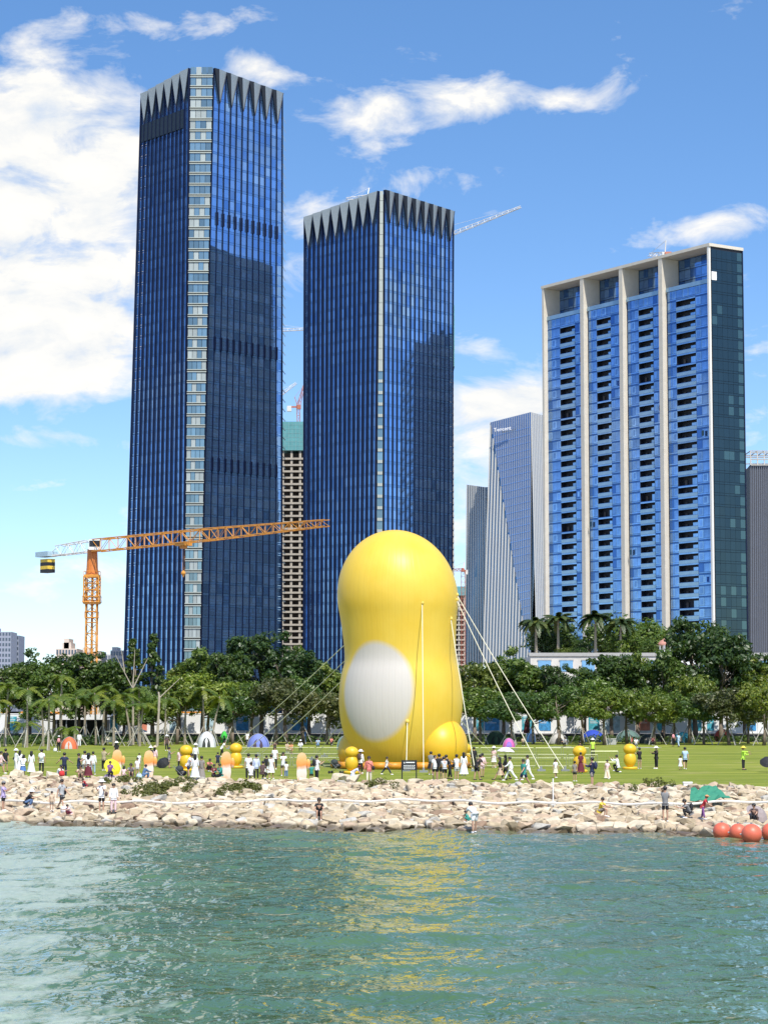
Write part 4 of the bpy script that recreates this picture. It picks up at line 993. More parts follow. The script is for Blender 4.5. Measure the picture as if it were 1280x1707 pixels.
palms = [(-4,1170,258,0,'cut by the left photo edge'),(14,1142,262,.3,'leftmost full one, tall with thin crown'),(46,1150,255,0,'slender one left of the orange tent'),(70,1172,262,-.2,'low drooping one left of the orange tent'),(82,1168,240,0,'nearest to the lawn, before the orange tent'),
 (103,1128,276,0,'tallest, high crown over the dark shed'),(101,1160,262,0,'crowned right over the orange tent'),(128,1165,266,.2,'just right of the orange tent'),(142,1152,272,0,'in the dense clump, left side'),(158,1158,268,-.2,'in the dense clump, centre'),
 (176,1146,270,.3,'with upright fronds above the cream cart'),(190,1170,264,0,'low one right of the cream cart'),(207,1160,266,-.8,'leaning left, right of the cream cart'),(232,1150,270,0,'below the bare forked tree'),(238,1175,262,.3,'low one below the bare forked tree'),
 (276,1165,266,0,'right of the snapped trunk'),(310,1158,272,.1,'left of the white pop-up tent'),(338,1150,270,-.2,'above the white pop-up tent'),(366,1164,264,.9,'leaning right, beside white pop-up tent'),(112,1215,262,0,'short bushy one behind the orange tent'),(40,1208,268,0,'short bushy one at far left')]
for i, (px, py, Yd, ln, lm_) in enumerate(palms):
    p = at(px, py, Yd); z = H(p.x, Yd); hh = p.z-z-.6
    palm(p.x-ln, Yd, z, max(1.4, hh), 'young feathery palm '+lm_, GP, lean=ln, n=9, stakes=(hh > 3), sc=.86)
gz = zp+2.5
for px, py, lm_ in ((893,1042,'leftmost, at the podium corner'),(930,1036,'second from the left'),(992,1034,'third, before the first beige fin'),(1034,1042,'rightmost, beside the green bushes')):
    p = at(px, py, 490); palm(p.x, 490, gz, p.z-gz, 'date palm on the podium roof, '+lm_, 'date palms in the roof garden', FRD, 30, 0, False, .3, 1.6)
for i, (px, py, Yd, k, w_) in enumerate([(912,1034,500,0,1.1),(905,1050,496,1,1.0),(952,1056,505,0,1.2),(975,1068,497,1,1.2),(1010,1040,505,0,1.1),(1062,1030,500,0,1.2),(1084,1036,504,1,1.2),(1030,1062,492,2,1.3),(1055,1056,493,3,1.3),(1080,1066,491,2,1.2),(1130,1060,500,0,1.2),(1190,1060,500,0,1.2),(945,1080,488,0,1.6),(965,1084,487,1,1.5)]):
    p = at(px, py, Yd); kd = SHRUB[(i+k) % 2]
    wh = ['tallest dark garden tree behind the two left date palms','dark tree tucked behind the left date palm','dark garden tree right of the second date palm','rounded garden tree left of the third date palm','dark tree between the third and fourth date palms','broad garden tree above the green bushes, left','broad garden tree above the green bushes, right','rounded olive bush under the fourth date palm','large rounded olive bush in the garden centre','rounded olive bush left of the pavilion','garden tree right of the pink roofed pavilion','garden tree before the right of the residential tower','clipped low shrub on the podium edge, left','clipped low shrub on the podium edge, right'][i]
    plant_tree(kd, p.x, Yd, max(p.z, gz+2), wh, 'podium roof garden planting', z0=gz, sx=w_*(1.0 if i < 12 else 1.2), name='garden_tree' if i < 12 else 'garden_shrub')
hg = MB()
for i in range(46): hg.ell((at(860+i*9.5,1225,284).x, 284+rnd.uniform(-1,1), 2.6), .9, .7, rnd.uniform(.5,.9), 8, 6)
# weeds on the rocks
TUFT = leaf_mat('weed', (.11,.11,.02), (.20,.19,.05))
cs = []
for px, py, n in ((268,1322,26),(245,1334,10),(405,1322,16),(395,1327,8),(300,1316,6),(200,1310,8),(640,1316,5),(1080,1318,6)):
    p = drop(px, py)
    for i in range(n):
        x, y = p.x+rnd.gauss(0, .7), p.y+rnd.gauss(0, 1.4); cs.append((x, y, H(x, y)+.38, .35))
o = link('weeds', leafy('weeds', cs, 60, 1.0, .10, 5, TUFT)); tag(o, kind='stuff')
# ferny ground cover under the trees
cs = []
for i in range(260):
    x = rnd.uniform(-48, 48); y = rnd.uniform(284, 291); cs.append((x, y, 2.75, rnd.uniform(.5, .9)))
for i in range(60):
    p = at(rnd.uniform(0, 170), 1235, rnd.uniform(268, 284)); cs.append((p.x, p.y, 2.7, rnd.uniform(.6, 1.1)))
o = link('ground_cover', leafy('ground_cover', cs, 50, 1.0, .18, 6, LEAF[1])); tag(o, kind='stuff')

# ------------------------------------------------------------ the giant inflatable (plain stand-in)
YI = 178.0
gp = at(668, 1278, YI); IB = Vector((gp.x, YI, H(gp.x, YI))); HI = at(668, 884, YI).z-IB.z
def inf_mat(name, soft):
    m = bpy.data.materials.new(name); m.use_nodes = True; t = NT(m.node_tree); b = m.node_tree.nodes['Principled BSDF']
    oc = t.n('ShaderNodeTexCoord').outputs['Object']; s = t.n('ShaderNodeSeparateXYZ'); t.l(oc, s.inputs[0]); X, Y, Z = s.outputs
    a = R(27); side = t.m('ADD', t.m('MULTIPLY', X, math.cos(a)), t.m('MULTIPLY', Y, -math.sin(a))); frn = t.m('ADD', t.m('MULTIPLY', X, -math.sin(a)), t.m('MULTIPLY', Y, -math.cos(a)))
    q1 = t.m('DIVIDE', side, 2.95*soft); q2 = t.m('DIVIDE', t.m('SUBTRACT', Z, 5.9*soft), 3.75*soft)
    d = t.m('ADD', t.m('MULTIPLY', q1, q1), t.m('MULTIPLY', q2, q2))
    f = t.m('MULTIPLY', t.m('SUBTRACT', 1.12, d), 4.2, clamp=True); f = t.m('MULTIPLY', f, t.m('GREATER_THAN', frn, 0))
    n = t.noise(oc, .35, 3, .5); ye = t.ramp(n, [(.35, (.83,.57,.06)), (.65, (.86,.62,.09))])
    c = t.mix(f, ye, (.66,.62,.57))
    # sewn seams between the gores
    an = t.m('ARCTAN2', X, Y); sm_ = t.m('ABSOLUTE', t.m('SINE', t.m('MULTIPLY', an, 30.0)))
    seam = t.m('SUBTRACT', 1.0, t.m('MULTIPLY', t.m('SUBTRACT', 1.0, t.m('MULTIPLY', sm_, 9.0, clamp=True)), .07))
    c = t.mix(1.0, c, t.comb(seam, seam, seam), 'MULTIPLY'); t.l(c, b.inputs['Base Color'])
    b.inputs['Roughness'].default_value = .42; b.inputs['Specular IOR Level'].default_value = .4
    bn = t.n('ShaderNodeBump'); bn.inputs['Strength'].default_value = .16; bn.inputs['Distance'].default_value = .05
    lowf = t.noise(t.comb(t.m('MULTIPLY', an, 7.0), t.m('MULTIPLY', Z, .25), 0), 1.0, 4, .6, .8)
    edge_ = t.m('POWER', 2.718, t.m('MULTIPLY', Z, -.5))
    t.l(t.m('ADD', t.m('MULTIPLY', sm_, 3., clamp=True), t.m('MULTIPLY', lowf, t.m('ADD', 1.6, t.m('MULTIPLY', edge_, 9.0)))), bn.inputs['Height']); t.l(bn.outputs[0], b.inputs['Normal'])
    tr = t.n('ShaderNodeBsdfTranslucent'); t.l(c, tr.inputs[0]); ms = t.n('ShaderNodeMixShader'); ms.inputs[0].default_value = .22
    o = m.node_tree.nodes['Material Output']; t.l(b.outputs[0], ms.inputs[1]); t.l(tr.outputs[0], ms.inputs[2]); t.l(ms.outputs[0], o.inputs[0])
    return m
INF = inf_mat('inflatable_fabric', 1.0); YPL = mat('plain_yellow_fabric', (.82,.52,.03), .42, 0, .05, .4, transl=.2)
def rr(z, A):
    v = 0
    for c, h, r in A:
        q = 1-((z-c)/h)**2
        if q > 0: v += (r*math.sqrt(q))**3.6
    return v**(1/3.6)
BODY = [(5.3, 6.8, 4.82), (HI-5.3, 5.3, 4.72)]
def gourd(scale=1.0, n=96, k=72):
    m = MB(); prof = []
    for i in range(k+1):
        t = i/k; z = HI*(1-math.cos(math.pi*t))/2; z = cl(z, 0, HI-.002)
        prof.append((max(rr(z, BODY), .02), z))
    prof[0] = (rr(.02, BODY)*.98, 0)
    vs = []; fs = []
    for r_, z in prof:
        lx = -.45*max(0, (z-8)/10)
        vs += [((lx+r_*math.cos(6.28318*i/n))*scale, (-.2*max(0, (z-8)/10)+r_*math.sin(6.28318*i/n))*scale, z*scale) for i in range(n)]
    for j in range(k): fs += [(j*n+i, j*n+(i+1) % n, (j+1)*n+(i+1) % n, (j+1)*n+i) for i in range(n)]
    fs += [tuple(range(n-1, -1, -1)), tuple(k*n+i for i in range(n))]
    return m.add(vs, fs)
gi = thing('giant_inflatable', IB, 'huge plain yellow two-lobed inflatable with pale oval belly panel, tied down by ropes', 'inflatable')
gourd().build('body', INF, gi, True)
fo = MB().ell((3.0, -1.6, 1.7), 2.15, 2.6, 2.3, 28, 18, 0).mesh('foot_lobe', YPL, True); link('foot_lobe', fo, gi)
fo2 = MB().ell((-3.2, .6, 1.3), 1.7, 2.4, 1.8, 28, 18, 0).mesh('foot_lobe', YPL, True); link('foot_lobe', fo2, gi)
ringm = MB()
for j in range(1):
    prev = None
    pts = [Vector(((5.2+.0*j)*math.cos(a/28*6.283), (4.6)*math.sin(a/28*6.283)-.2, .26)) for a in range(29)]
    for a, b in zip(pts[:-1], pts[1:]): ringm.tube(a, b, .27, n=10, mi=j % 2)
ringm.build('base_tube', [mat('base_orange', (.60,.25,.02), .5), YPL], gi, True)
ROPE = mat('pale_rope', (.70,.66,.50), .8, 0, .08, 5); ANCH = mat('anchor_patch', (.70,.50,.10), .6)
ROPER = .032
ropes = [(382,1249,11.2),(386,1272,8.6),(430,1261,8.3),(520,1268,5.6),(541,1262,7.2),(902,1286,13.0),(942,1286,13.4),(792,1286,11.5),(826,1262,6.0),(789,1262,3.0),(706,1288,12.6),(677,1286,3.6)]
for px, py, z in ropes:
    g = drop(px, py) if py < 1285 else drop(px, py); v = g-IB; r_ = rr(z, BODY); a = math.atan2(v.y, v.x)
    if px in (706, 677): a = math.atan2(-1, .42 if px == 706 else .1)
    elif abs(px-664) > 110: a = math.atan2(v.y*.35, v.x)
    P = Vector((r_*math.cos(a)*1.0-.45*max(0, (z-8)/10), r_*math.sin(a), z)); G = v
    sag = MB(); prev = P
    for i in range(1, 13):
        t = i/12; q = P.lerp(G, t)+Vector((0, 0, -.22*math.sin(math.pi*t))); sag.tube(prev, q, ROPER, n=5, caps=False); prev = q
    sag.build('guy_rope', ROPE, gi)
    MB().ell(tuple(P), .16, .16, .16, 8, 6).build('anchor_patch', ANCH, gi)
    MB().tube(G+Vector((0,0,-.1)), G+Vector((0,0,.35)), .08, n=6).box(G.x-.3, G.x+.3, G.y-.3, G.y+.3, G.z-.02, G.z+.14).build('ground_anchor', GREYM, gi)

# small plain yellow inflatables standing around the lawn
sb = MB(); sb.lathe([(.55, 0), (.6, .12), (.5, .2)], 18); body = MB()
for zc, rz_, rx in ((.75, .6, .48), (1.52, .42, .50)): body.ell((0, 0, zc), rx, rx*.9, rz_, 18, 12)
sbm, bdm = sb.mesh('base', YPL, True), body.mesh('body', YPL, True)
for px, py, lab in ((310,1286,'partly hidden behind the woman in the long white dress'),(393,1281,'standing left of the guy rope anchors'),(586,1290,'in front of the lower left of the giant inflatable'),(775,1281,'just right of the giant inflatable, behind a woman in white'),(966,1288,'beside the woman in maroon at the right of the barriers'),(1050,1283,'beside a woman in black top, rightmost')):
    p = drop(px, py); r = thing('small_inflatable', p, 'small plain yellow inflatable '+lab, 'inflatable', 'small yellow inflatables on the lawn')
    link('base', sbm, r); link('body', bdm, r)
# orange and white rounded boards
def board_mat():
    m = bpy.data.materials.new('orange_white_board'); m.use_nodes = True; t = NT(m.node_tree); b = m.node_tree.nodes['Principled BSDF']
    oc = t.n('ShaderNodeTexCoord').outputs['Object']; s = t.n('ShaderNodeSeparateXYZ'); t.l(oc, s.inputs[0])
    n = t.noise(oc, 4, 3, .5); z = t.m('ADD', s.outputs[2], t.m('MULTIPLY', t.m('SUBTRACT', n, .5), .5))
    c = t.ramp(t.m('DIVIDE', z, 2.0), [(.0, (.72,.30,.08)), (.14, (.74,.58,.46)), (.40, (.76,.68,.60)), (.52, (.74,.26,.05)), (.74, (.76,.40,.12)), (.97, (.76,.55,.32))])
    t.l(c, b.inputs['Base Color']); b.inputs['Roughness'].default_value = .5; return m
BM_ = board_mat(); bd = MB(); out_ = []
for i in range(17): a = math.pi*i/16; out_.append((.30*math.cos(a), 1.55+.35*math.sin(a)))
out_ = [(.26, 0), (.33, .5), (.30, 1.0), (.36, 1.25)]+out_+[(-.36, 1.25), (-.30, 1.0), (-.33, .5), (-.26, 0)]
n = len(out_); bd.add([(x, -.12, z) for x, z in out_]+[(x, .12, z) for x, z in out_], [tuple(range(n-1, -1, -1)), tuple(range(n, 2*n))]+[(i, (i+1) % n, n+(i+1) % n, n+i) for i in range(n)])
bdme = bd.mesh('board', BM_); ftm = MB().box(-.4, .4, -.3, .3, 0, .08).mesh('foot', GREYM); sdm = MB().ell((.42, 0, 1.15), .14, .1, .34, 10, 8).mesh('side_fin', BM_)
for px, py, lab in ((195,1296,'behind the yellow umbrella'),(248,1298,'right of the seated boys by the lawn edge'),(377,1301,'beside the pair sitting in black and green'),(503,1304,'alone left of the man with the black backpack')):
    p = drop(px, py); r = thing('display_board', p, 'rounded orange and white standing board '+lab, 'display board', 'orange boards along the lawn edge'); link('board', bdme, r); link('foot', ftm, r); link('side_fin', sdm, r)

# crowd barriers
BR_ = mat('barrier_galvanised', (.34,.36,.22), .45, .5, .1)
fm = MB(); w_, h_ = 2.2, 1.08
for a, b in (((0,0,.15),(0,0,h_)),((w_,0,.15),(w_,0,h_)),((0,0,h_),(w_,0,h_)),((0,0,.2),(w_,0,.2))): fm.tube(a, b, .03, n=5)
fmm = fm.mesh('frame', BR_); bg_ = MB()
for i in range(1, 17): bg_.tube((w_*i/17, 0, .2), (w_*i/17, 0, h_), .011, n=3, caps=False)
bgm = bg_.mesh('bars', BR_); ff = MB()
for x in (.15, w_-.15): ff.tube((x, -.3, .03), (x, .3, .03), .025, n=4).tube((x, 0, .03), (x, 0, .2), .025, n=4)
ffm = ff.mesh('feet', BR_)
def barrier(a, b, lab, grp):
    r = thing('crowd_barrier', a, lab, 'barrier', grp, math.atan2(b.y-a.y, b.x-a.x)); link('frame', fmm, r); stuff(link('bars', bgm, r)); link('feet', ffm, r)
def brow(p0, p1, lab, grp):
    d = p1-p0; n = max(1, int(Vector((d.x, d.y)).length/2.25))
    ORD = 'first second third fourth fifth sixth seventh eighth ninth tenth eleventh twelfth thirteenth fourteenth fifteenth sixteenth'.split()
    for i in range(n): a = p0+d*(i/n); b = p0+d*((i+1)/n); a.z = H(a.x, a.y); barrier(a, b, lab+', '+ORD[i]+' from the left', grp)
brow(drop(388,1280), drop(1000,1282), 'crowd barrier in the nearer row around giant inflatable', 'nearer row of crowd barriers')
brow(drop(392,1267), drop(985,1268), 'crowd barrier in the farther row behind giant inflatable', 'farther row of crowd barriers')
brow(drop(985,1275), drop(1040,1275), 'crowd barrier between right-hand small inflatables', 'barriers at the right end')

# notice board with pictograms
p = drop(682, 1302); nb_ = thing('notice_board', p, 'black notice board on two posts with white pictograms before the giant inflatable', 'notice board')
for s_ in (-.47, .47): MB().box(s_-.04, s_+.04, -.04, .04, 0, 1.35).build('post', BLACK, nb_)
pn = MB().box(-.46, .46, -.05, .05, .68, 1.34).build('panel', BLACK, nb_); pr = MB()
pr.add([(-.38,-.053,1.14),(-.26,-.053,1.14),(-.32,-.053,1.25)], [(0,1,2)]).box(-.22, .36, -.056, -.052, 1.16, 1.23)
for r_ in range(2):
    for c_ in range(6): pr.ell((-.32+c_*.13, -.053, .99-r_*.16), .04, .004, .045, 8, 4)
    pr.box(-.36, .36, -.056, -.052, .915-r_*.16, .93-r_*.16)
pr.build('pictograms', WHITE, pn)

# ------------------------------------------------------------ tents, parasols, cart and other picnic things
TM = {}
def cloth(c, rough=.8):
    k = tuple(round(v, 3) for v in c)
    if k not in TM: TM[k] = mat('cloth_%d_%d_%d' % tuple(int(v*99) for v in k), k, rough, 0, .08, 4)
    return TM[k]
def dome(px, py, w_, h_, c, c2, lab, name='dome_tent', rz=0, arch=False):
    p = drop(px, py); r = thing(name, p, lab, 'tent', None, rz); m = MB(); n, k = 16, 8; vs = []; fs = []
    for j in range(k+1):
        t = j/k*math.pi/2
        for i in range(n):
            a = 6.283*i/n; q = math.cos(t)*(1+.10*abs(math.cos(2*a))); vs.append((w_/2*q*math.cos(a), w_/2*.9*q*math.sin(a), h_*math.sin(t)))
    fs = [(j*n+i, j*n+(i+1) % n, (j+1)*n+(i+1) % n, (j+1)*n+i) for j in range(k) for i in range(n)]
    m.add(vs, fs); m.build('canopy', cloth(c), r, True)
    d = MB(); pts = []
    for i in range(11): a = math.pi*i/10; pts.append((w_*.24*math.cos(a), -w_*.45*math.cos(math.asin(min(.95, .62*math.sin(a))))-.06, h_*.62*math.sin(a)+.02))
    d.add(pts+[(x, y+.03, z) for x, y, z in pts], [tuple(range(11)), tuple(range(21, 10, -1))]); d.build('doorway', cloth(c2), r)
    e = MB()
    for sx in (1, -1):
        q = [Vector((sx*w_/2*math.cos(t)*1.08, -w_/2*.62*math.cos(t), h_*math.sin(t)+.02)) for t in [j/8*math.pi/2 for j in range(9)]]; e.path(q, .03, 4)
    e.build('tent_pole', cloth((.3,.3,.3)), r); return r
dome(1204,1236,2.3,1.55,(.55,.09,.06),(.03,.01,.01),'red dome tent under the trees at the right')
dome(1137,1238,2.3,1.3,(.03,.22,.26),(.04,.09,.06),'teal arched tent right of the people walking under the trees')
dome(1078,1240,1.9,1.1,(.04,.05,.05),(.20,.18,.15),'dark low tent under the coral poster')
dome(1046,1237,3.0,1.5,(.10,.17,.15),(.02,.03,.03),'grey green tent with clear window left of coral poster')
dome(988,1237,2.9,1.5,(.02,.06,.40),(.01,.02,.08),'bright blue tent behind the worker in lime vest')
dome(931,1240,2.1,1.25,(.50,.48,.44),(.03,.03,.03),'cream and black dome tent beside the folded parasol')
dome(826,1241,2.4,1.6,(.02,.05,.025),(.01,.015,.01),'dark green dome tent right of the giant inflatable')
dome(848,1246,1.3,1.0,(.55,.12,.35),(.25,.15,.5),'small pink and purple tent right of the dark green one')
dome(884,1238,1.2,1.8,(.03,.13,.33),(.02,.04,.10),'narrow blue pop-up tent next to the cream dome tent')
dome(345,1246,1.9,1.75,(.62,.62,.60),(.03,.035,.03),'white pop-up tent with dark opening under the palms')
dome(431,1247,2.3,1.55,(.16,.20,.48),(.06,.04,.06),'blue topped pop-up tent between the guy ropes')
dome(116,1249,1.7,1.3,(.62,.14,.05),(.50,.45,.40),'orange and white play tent between the left palms')
dome(574,1250,1.5,1.45,(.14,.28,.26),(.03,.04,.04),'sea green tent at the left foot of the giant inflatable')
dome(374,1238,1.0,1.4,(.05,.50,.06),(.02,.12,.03),'bright green folded tent right of the white pop-up tent')
def umbrella(p, c, lab, rad=.55, tilt=(0,0), hgt=0, name='umbrella', closed=False):
    r = thing(name, p, lab, 'umbrella'); r.rotation_euler = (tilt[0], tilt[1], rnd.uniform(0, .6)); n = 8; m = MB(); q = MB()
    for i in range(n):
        a0, a1 = 6.283*i/n, 6.283*(i+1)/n; prev = [(0, 0, hgt+rad*.5)]
        rings = []
        for t in (.001, .35, .7, 1.0):
            z = hgt+rad*.5*(1-t*t); dip = -.03*rad; am = (a0+a1)/2
            rings.append([(rad*t*math.cos(a0), rad*t*math.sin(a0), z), (rad*t*.955*math.cos(am), rad*t*.955*math.sin(am), z+dip*t), (rad*t*math.cos(a1), rad*t*math.sin(a1), z)])
        b = len(m.v)
        for rg in rings: m.v += rg
        for j in range(3):
            for k in range(2): m.f.append((b+j*3+k, b+j*3+k+1, b+(j+1)*3+k+1, b+(j+1)*3+k)); m.mi.append(0)
        q.tube((0, 0, hgt+rad*.35), (rad*.98*math.cos(a0), rad*.98*math.sin(a0), hgt+.01), .008, n=3)
    m.build('canopy', cloth(c), r); q.build('ribs', GREYM, r); MB().tube((0,0,hgt-rad*.9-.15), (0,0,hgt+rad*.58), .012, n=5).build('shaft', GREYM, r)
umbrella(drop(188,1300)+Vector((0,-.2,.85)), (.80,.70,.03), 'bright yellow umbrella tilted towards the water at the lawn edge', .62, (R(62), R(8)))
umbrella(drop(183,1302)+Vector((0,-.5,.25)), (.20,.15,.24), 'mauve grey umbrella resting under the yellow one', .42, (R(25), 0))
umbrella(drop(843,1300)+Vector((0,0,1.85)), (.74,.70,.73), 'white umbrella held over three walking women', .60, (0, R(4)))
umbrella(drop(272,1281)+Vector((0,0,.42)), (.012,.012,.015), 'black umbrella lying tilted on the grass beside woman in grey', .55, (R(40), R(-35)))
umbrella(drop(1281,1288)+Vector((0,0,.75)), (.02,.02,.025), 'black umbrella cut by the right photo edge on the lawn', .65, (R(35), R(-15)))
umbrella(drop(1262,1382)+Vector((0,0,.75)), (.30,.25,.24), 'grey brown umbrella above the orange buoys', .60, (R(38), R(28)))
umbrella(drop(238,1244)+Vector((0,0,1.6)), (.30,.33,.36), 'grey umbrella in the shade under the left palms', .55)
p = drop(878,1240); r = thing('folded_parasol', p, 'closed maroon parasol standing before the white hoarding', 'parasol')
MB().lathe([(.02,3.1),(.22,2.6),(.42,1.4),(.36,1.25)][::-1], 10).build('canopy', cloth((.10,.02,.03)), r); MB().tube((0,0,0), (0,0,3.15), .03, n=6).build('pole', GREYM, r)
p = drop(183,1242); r = thing('utility_cart', p, 'small cream utility cart parked under the left palms', 'cart', None, .25)
MB().box(-.62,.62,-.9,.9,.3,.72).box(-.60,.60,-.88,-.1,.722,.95).build('body', cloth((.62,.56,.40),.4), r)
MB().box(-.64,.64,-.85,.85,1.5,1.62).build('roof', cloth((.66,.60,.44),.4), r)
MB().box(-.52,.52,-.74,-.71,.98,1.47).build('windscreen', G_GRN, r)
for sx in (-.56,.56):
    for sy in (-.8,.75): MB().tube((sx,sy*.95,.73),(sx,sy*.95,1.5),.035,n=4).build('post', WHITE, r); MB().tube((sx-.08,sy*.8,.24),(sx+.08,sy*.8,.24),.24,n=12).build('wheel', BLACK, r)
    MB().ell((sx*.7,-.92,.62),.09,.04,.09,8,6).build('headlight', WHITE, r)
p = drop(1019,1242); r = thing('utility_box', p, 'pale grey utility box on the grass before the grey green tent', 'utility box')
MB().box(-.52,.52,-.3,.3,0,.68).build('housing', cloth((.42,.42,.38)), r); MB().box(-.56,.56,-.34,.34,.683,.75).build('lid', cloth((.5,.5,.46)), r)
for s_ in (-.26,.26): MB().box(s_-.22,s_+.22,-.315,-.302,.06,.62).build('door', cloth((.38,.38,.35)), r)
p = drop(1146,1315); r = thing('foam_box', p, 'white foam box sitting on the rock edge at the right', 'box')
MB().box(-.26,.26,-.2,.2,0,.32).build('tub', cloth((.75,.74,.70)), r); MB().box(-.28,.28,-.22,.22,.323,.4).build('lid', cloth((.78,.77,.73)), r)
def stroller(px, py, lab, rz):
    p = drop(px, py); r = thing('stroller', p, lab, 'stroller', None, rz)
    m = MB()
    for s_ in (-.24,.24): m.tube((s_,-.45,.1),(s_,.5,1.0),.018,n=4).tube((s_,.4,.1),(s_,-.2,.55),.018,n=4)
    m.tube((-.24,.5,1.0),(.24,.5,1.0),.02,n=4); m.build('frame', GREYM, r)
    MB().ell((0,-.05,.55),.25,.34,.2,10,8).build('seat', BLACK, r, True)
    h = MB(); h.ell((0,.12,.80),.27,.28,.24,12,8); h.build('hood', cloth((.03,.035,.04)), r, True)
    for s_ in (-.26,.26):
        for y in (-.45,.42): MB().tube((s_-.02,y,.1),(s_+.02,y,.1),.1,n=10).build('wheel', BLACK, r)
stroller(560,1290,'black stroller standing on the grass left of the giant inflatable',1.2); stroller(302,1303,'black stroller pushed by woman in white at the lawn edge',1.4)
# net, rope line and marker post on the rocks
p = drop(1180,1349); m = MB(); rs = random.Random(4)
vs = []; fs = []; n = 9
for j in range(n):
    for i in range(n): vs.append(((i/(n-1)-.5)*2.2*(1-.3*j/(n-1)), (j/(n-1)-.5)*1.8, rs.uniform(0, .28)+.42+.07*j))
fs = [(j*n+i, j*n+i+1, (j+1)*n+i+1, (j+1)*n+i) for j in range(n-1) for i in range(n-1)]
o = m.add(vs, fs).build('crumpled_net', cloth((.03,.20,.12)), None, False, p); tag(o, 'crumpled dark green net spread over the rocks behind the crouching child', 'net')
bm = bmesh.new(); bm.from_mesh(o.data); bmesh.ops.solidify(bm, geom=bm.faces[:], thickness=.03); bm.to_mesh(o.data); bm.free()
m = MB(); prev = None
for px in range(-40, 1340, 14):
    py = 1350+2.2*math.sin(px/130)+1.2*math.sin(px/41)+ (px/1280)*4
    q = drop(px, py); q.z += .50+.05*math.sin(px/17)
    if prev is not None: m.tube(prev, q, .062, n=6, caps=False)
    prev = q
o = m.build('float_rope', mat('rope_white', (.72,.68,.60), .7, 0, .06, 2)); tag(o, 'long pale floating hose laid along the rocks near the water', 'hose')
p = drop(922,1352); r = thing('marker_post', p, 'thin white marker post rising from the rocks at the right of centre', 'post'); MB().tube((0,0,0),(0,0,1.75),.035,n=6).build('pole', WHITE, r); MB().box(-.12,.12,-.12,.12,.3,.5).build('bracket', WHITE, r)
o = MB().box(-.85,.85,-.1,.1,0,.12).build('timber_beam', cloth((.66,.60,.50)), None, False, drop(474,1303)); tag(o, 'pale timber beam lying on the grass beside the sitting man', 'beam')
BUOY = mat('buoy_coral', (.62,.13,.07), .45, 0, .10, 3)
for px, py, rad, lab in ((1203,1382,.43,'leftmost of the floating coral buoys'),(1230,1384,.42,'second coral buoy, partly behind the largest'),(1252.5,1385,.48,'largest coral buoy in front of the umbrella'),(1285,1383,.45,'coral buoy cut by the right photo edge')):
    Yd = EYE/((py+rad*35-3-1192)/F); p = at(px, py, Yd); r = thing('buoy', (p.x, Yd, .28), lab, 'buoy', 'coral buoys at the rocks')
    MB().ell((0,0,0), rad, rad, rad, 24, 16).build('float', BUOY, r, True); MB().tube((0,0,rad*.97),(0,0,rad+.06), .05, n=8).tube((-rad*.98,0,0),(-rad-.06,0,0),.04,n=6).build('eyelet', GREYM, r)
for px, py, c, lab in ((103,1303,(.55,.03,.03),'red bag at the feet of the crouching person in white'),(107,1366,(.74,.70,.68),'white bag on the rocks beside the crouching child in pink'),(92,1255,(.72,.72,.70),'white bag on grass beside woman with pink backpack'),(232,1308,(.45,.60,.62),'pale blue bag before the squatting man in grey')):
    p = drop(px, py); r = thing('carrier_bag', p+Vector((0,0,.1 if py < 1300 else .35)), lab, 'bag')
    MB().lathe([(.16,0),(.20,.1),(.18,.25),(.12,.34)], 10).build('bag_body', cloth(c), r, True); MB().tube((-.08,0,.34),(0,0,.46),.012,n=4).tube((.08,0,.34),(0,0,.46),.012,n=4).build('handle', cloth(c), r)

# ------------------------------------------------------------ people
def fk(lean=0, hl=0, kl=0, hr=0, kr=0, sl=0, el=8, sr=0, er=8, al=8, ar=8, sit=False):
    """joint positions for a 1.7 m figure facing -Y; angles in degrees (hip, knee, shoulder, elbow, arm abduction)"""
    J = {}; L = R(lean); up = Vector((0, -math.sin(L), math.cos(L))); J['pel'] = Vector((0, 0, 0)); J['chest'] = up*.30; J['neck'] = up*.50
    hu = Vector((0, -math.sin(L*.7), math.cos(L*.7))); J['h1'] = J['neck']+hu*.10; J['h2'] = J['neck']+hu*.17+Vector((0,-.015,0)); J['h3'] = J['neck']+hu*.255
    for s, h, k, sh, e, ab in (('L', hl, kl, sl, el, al), ('R', hr, kr, sr, er, ar)):
        x = -1 if s == 'L' else 1; J['hip'+s] = Vector((x*.085, 0, -.02))
        d = lambda a: Vector((0, -math.sin(R(a)), -math.cos(R(a))))
        J['knee'+s] = J['hip'+s]+d(h)*.42+Vector((x*.02, 0, 0)); J['ank'+s] = J['knee'+s]+d(h-k)*.41; J['toe'+s] = J['ank'+s]+Vector((x*.02, -.15, -.04 if abs(h-k) < 60 else .0))
        J['heel'+s] = J['ank'+s]+Vector((0, .03, -.03))
        q = lambda a: Vector((x*math.sin(R(ab)), -math.sin(R(a))*math.cos(R(ab)), -math.cos(R(a))*math.cos(R(ab))))
        J['sh'+s] = J['neck']-up*.06+Vector((x*.165, 0, 0)); J['elb'+s] = J['sh'+s]+q(sh)*.28; J['wri'+s] = J['elb'+s]+q(sh+e)*.24; J['han'+s] = J['wri'+s]+q(sh+e)*.085
    lo = min(min(J['ankL'].z, J['ankR'].z)-.075, J['pel'].z-(.12 if sit else .0)-(0 if sit else -9))
    for v in J.values(): v.z -= lo
    return J
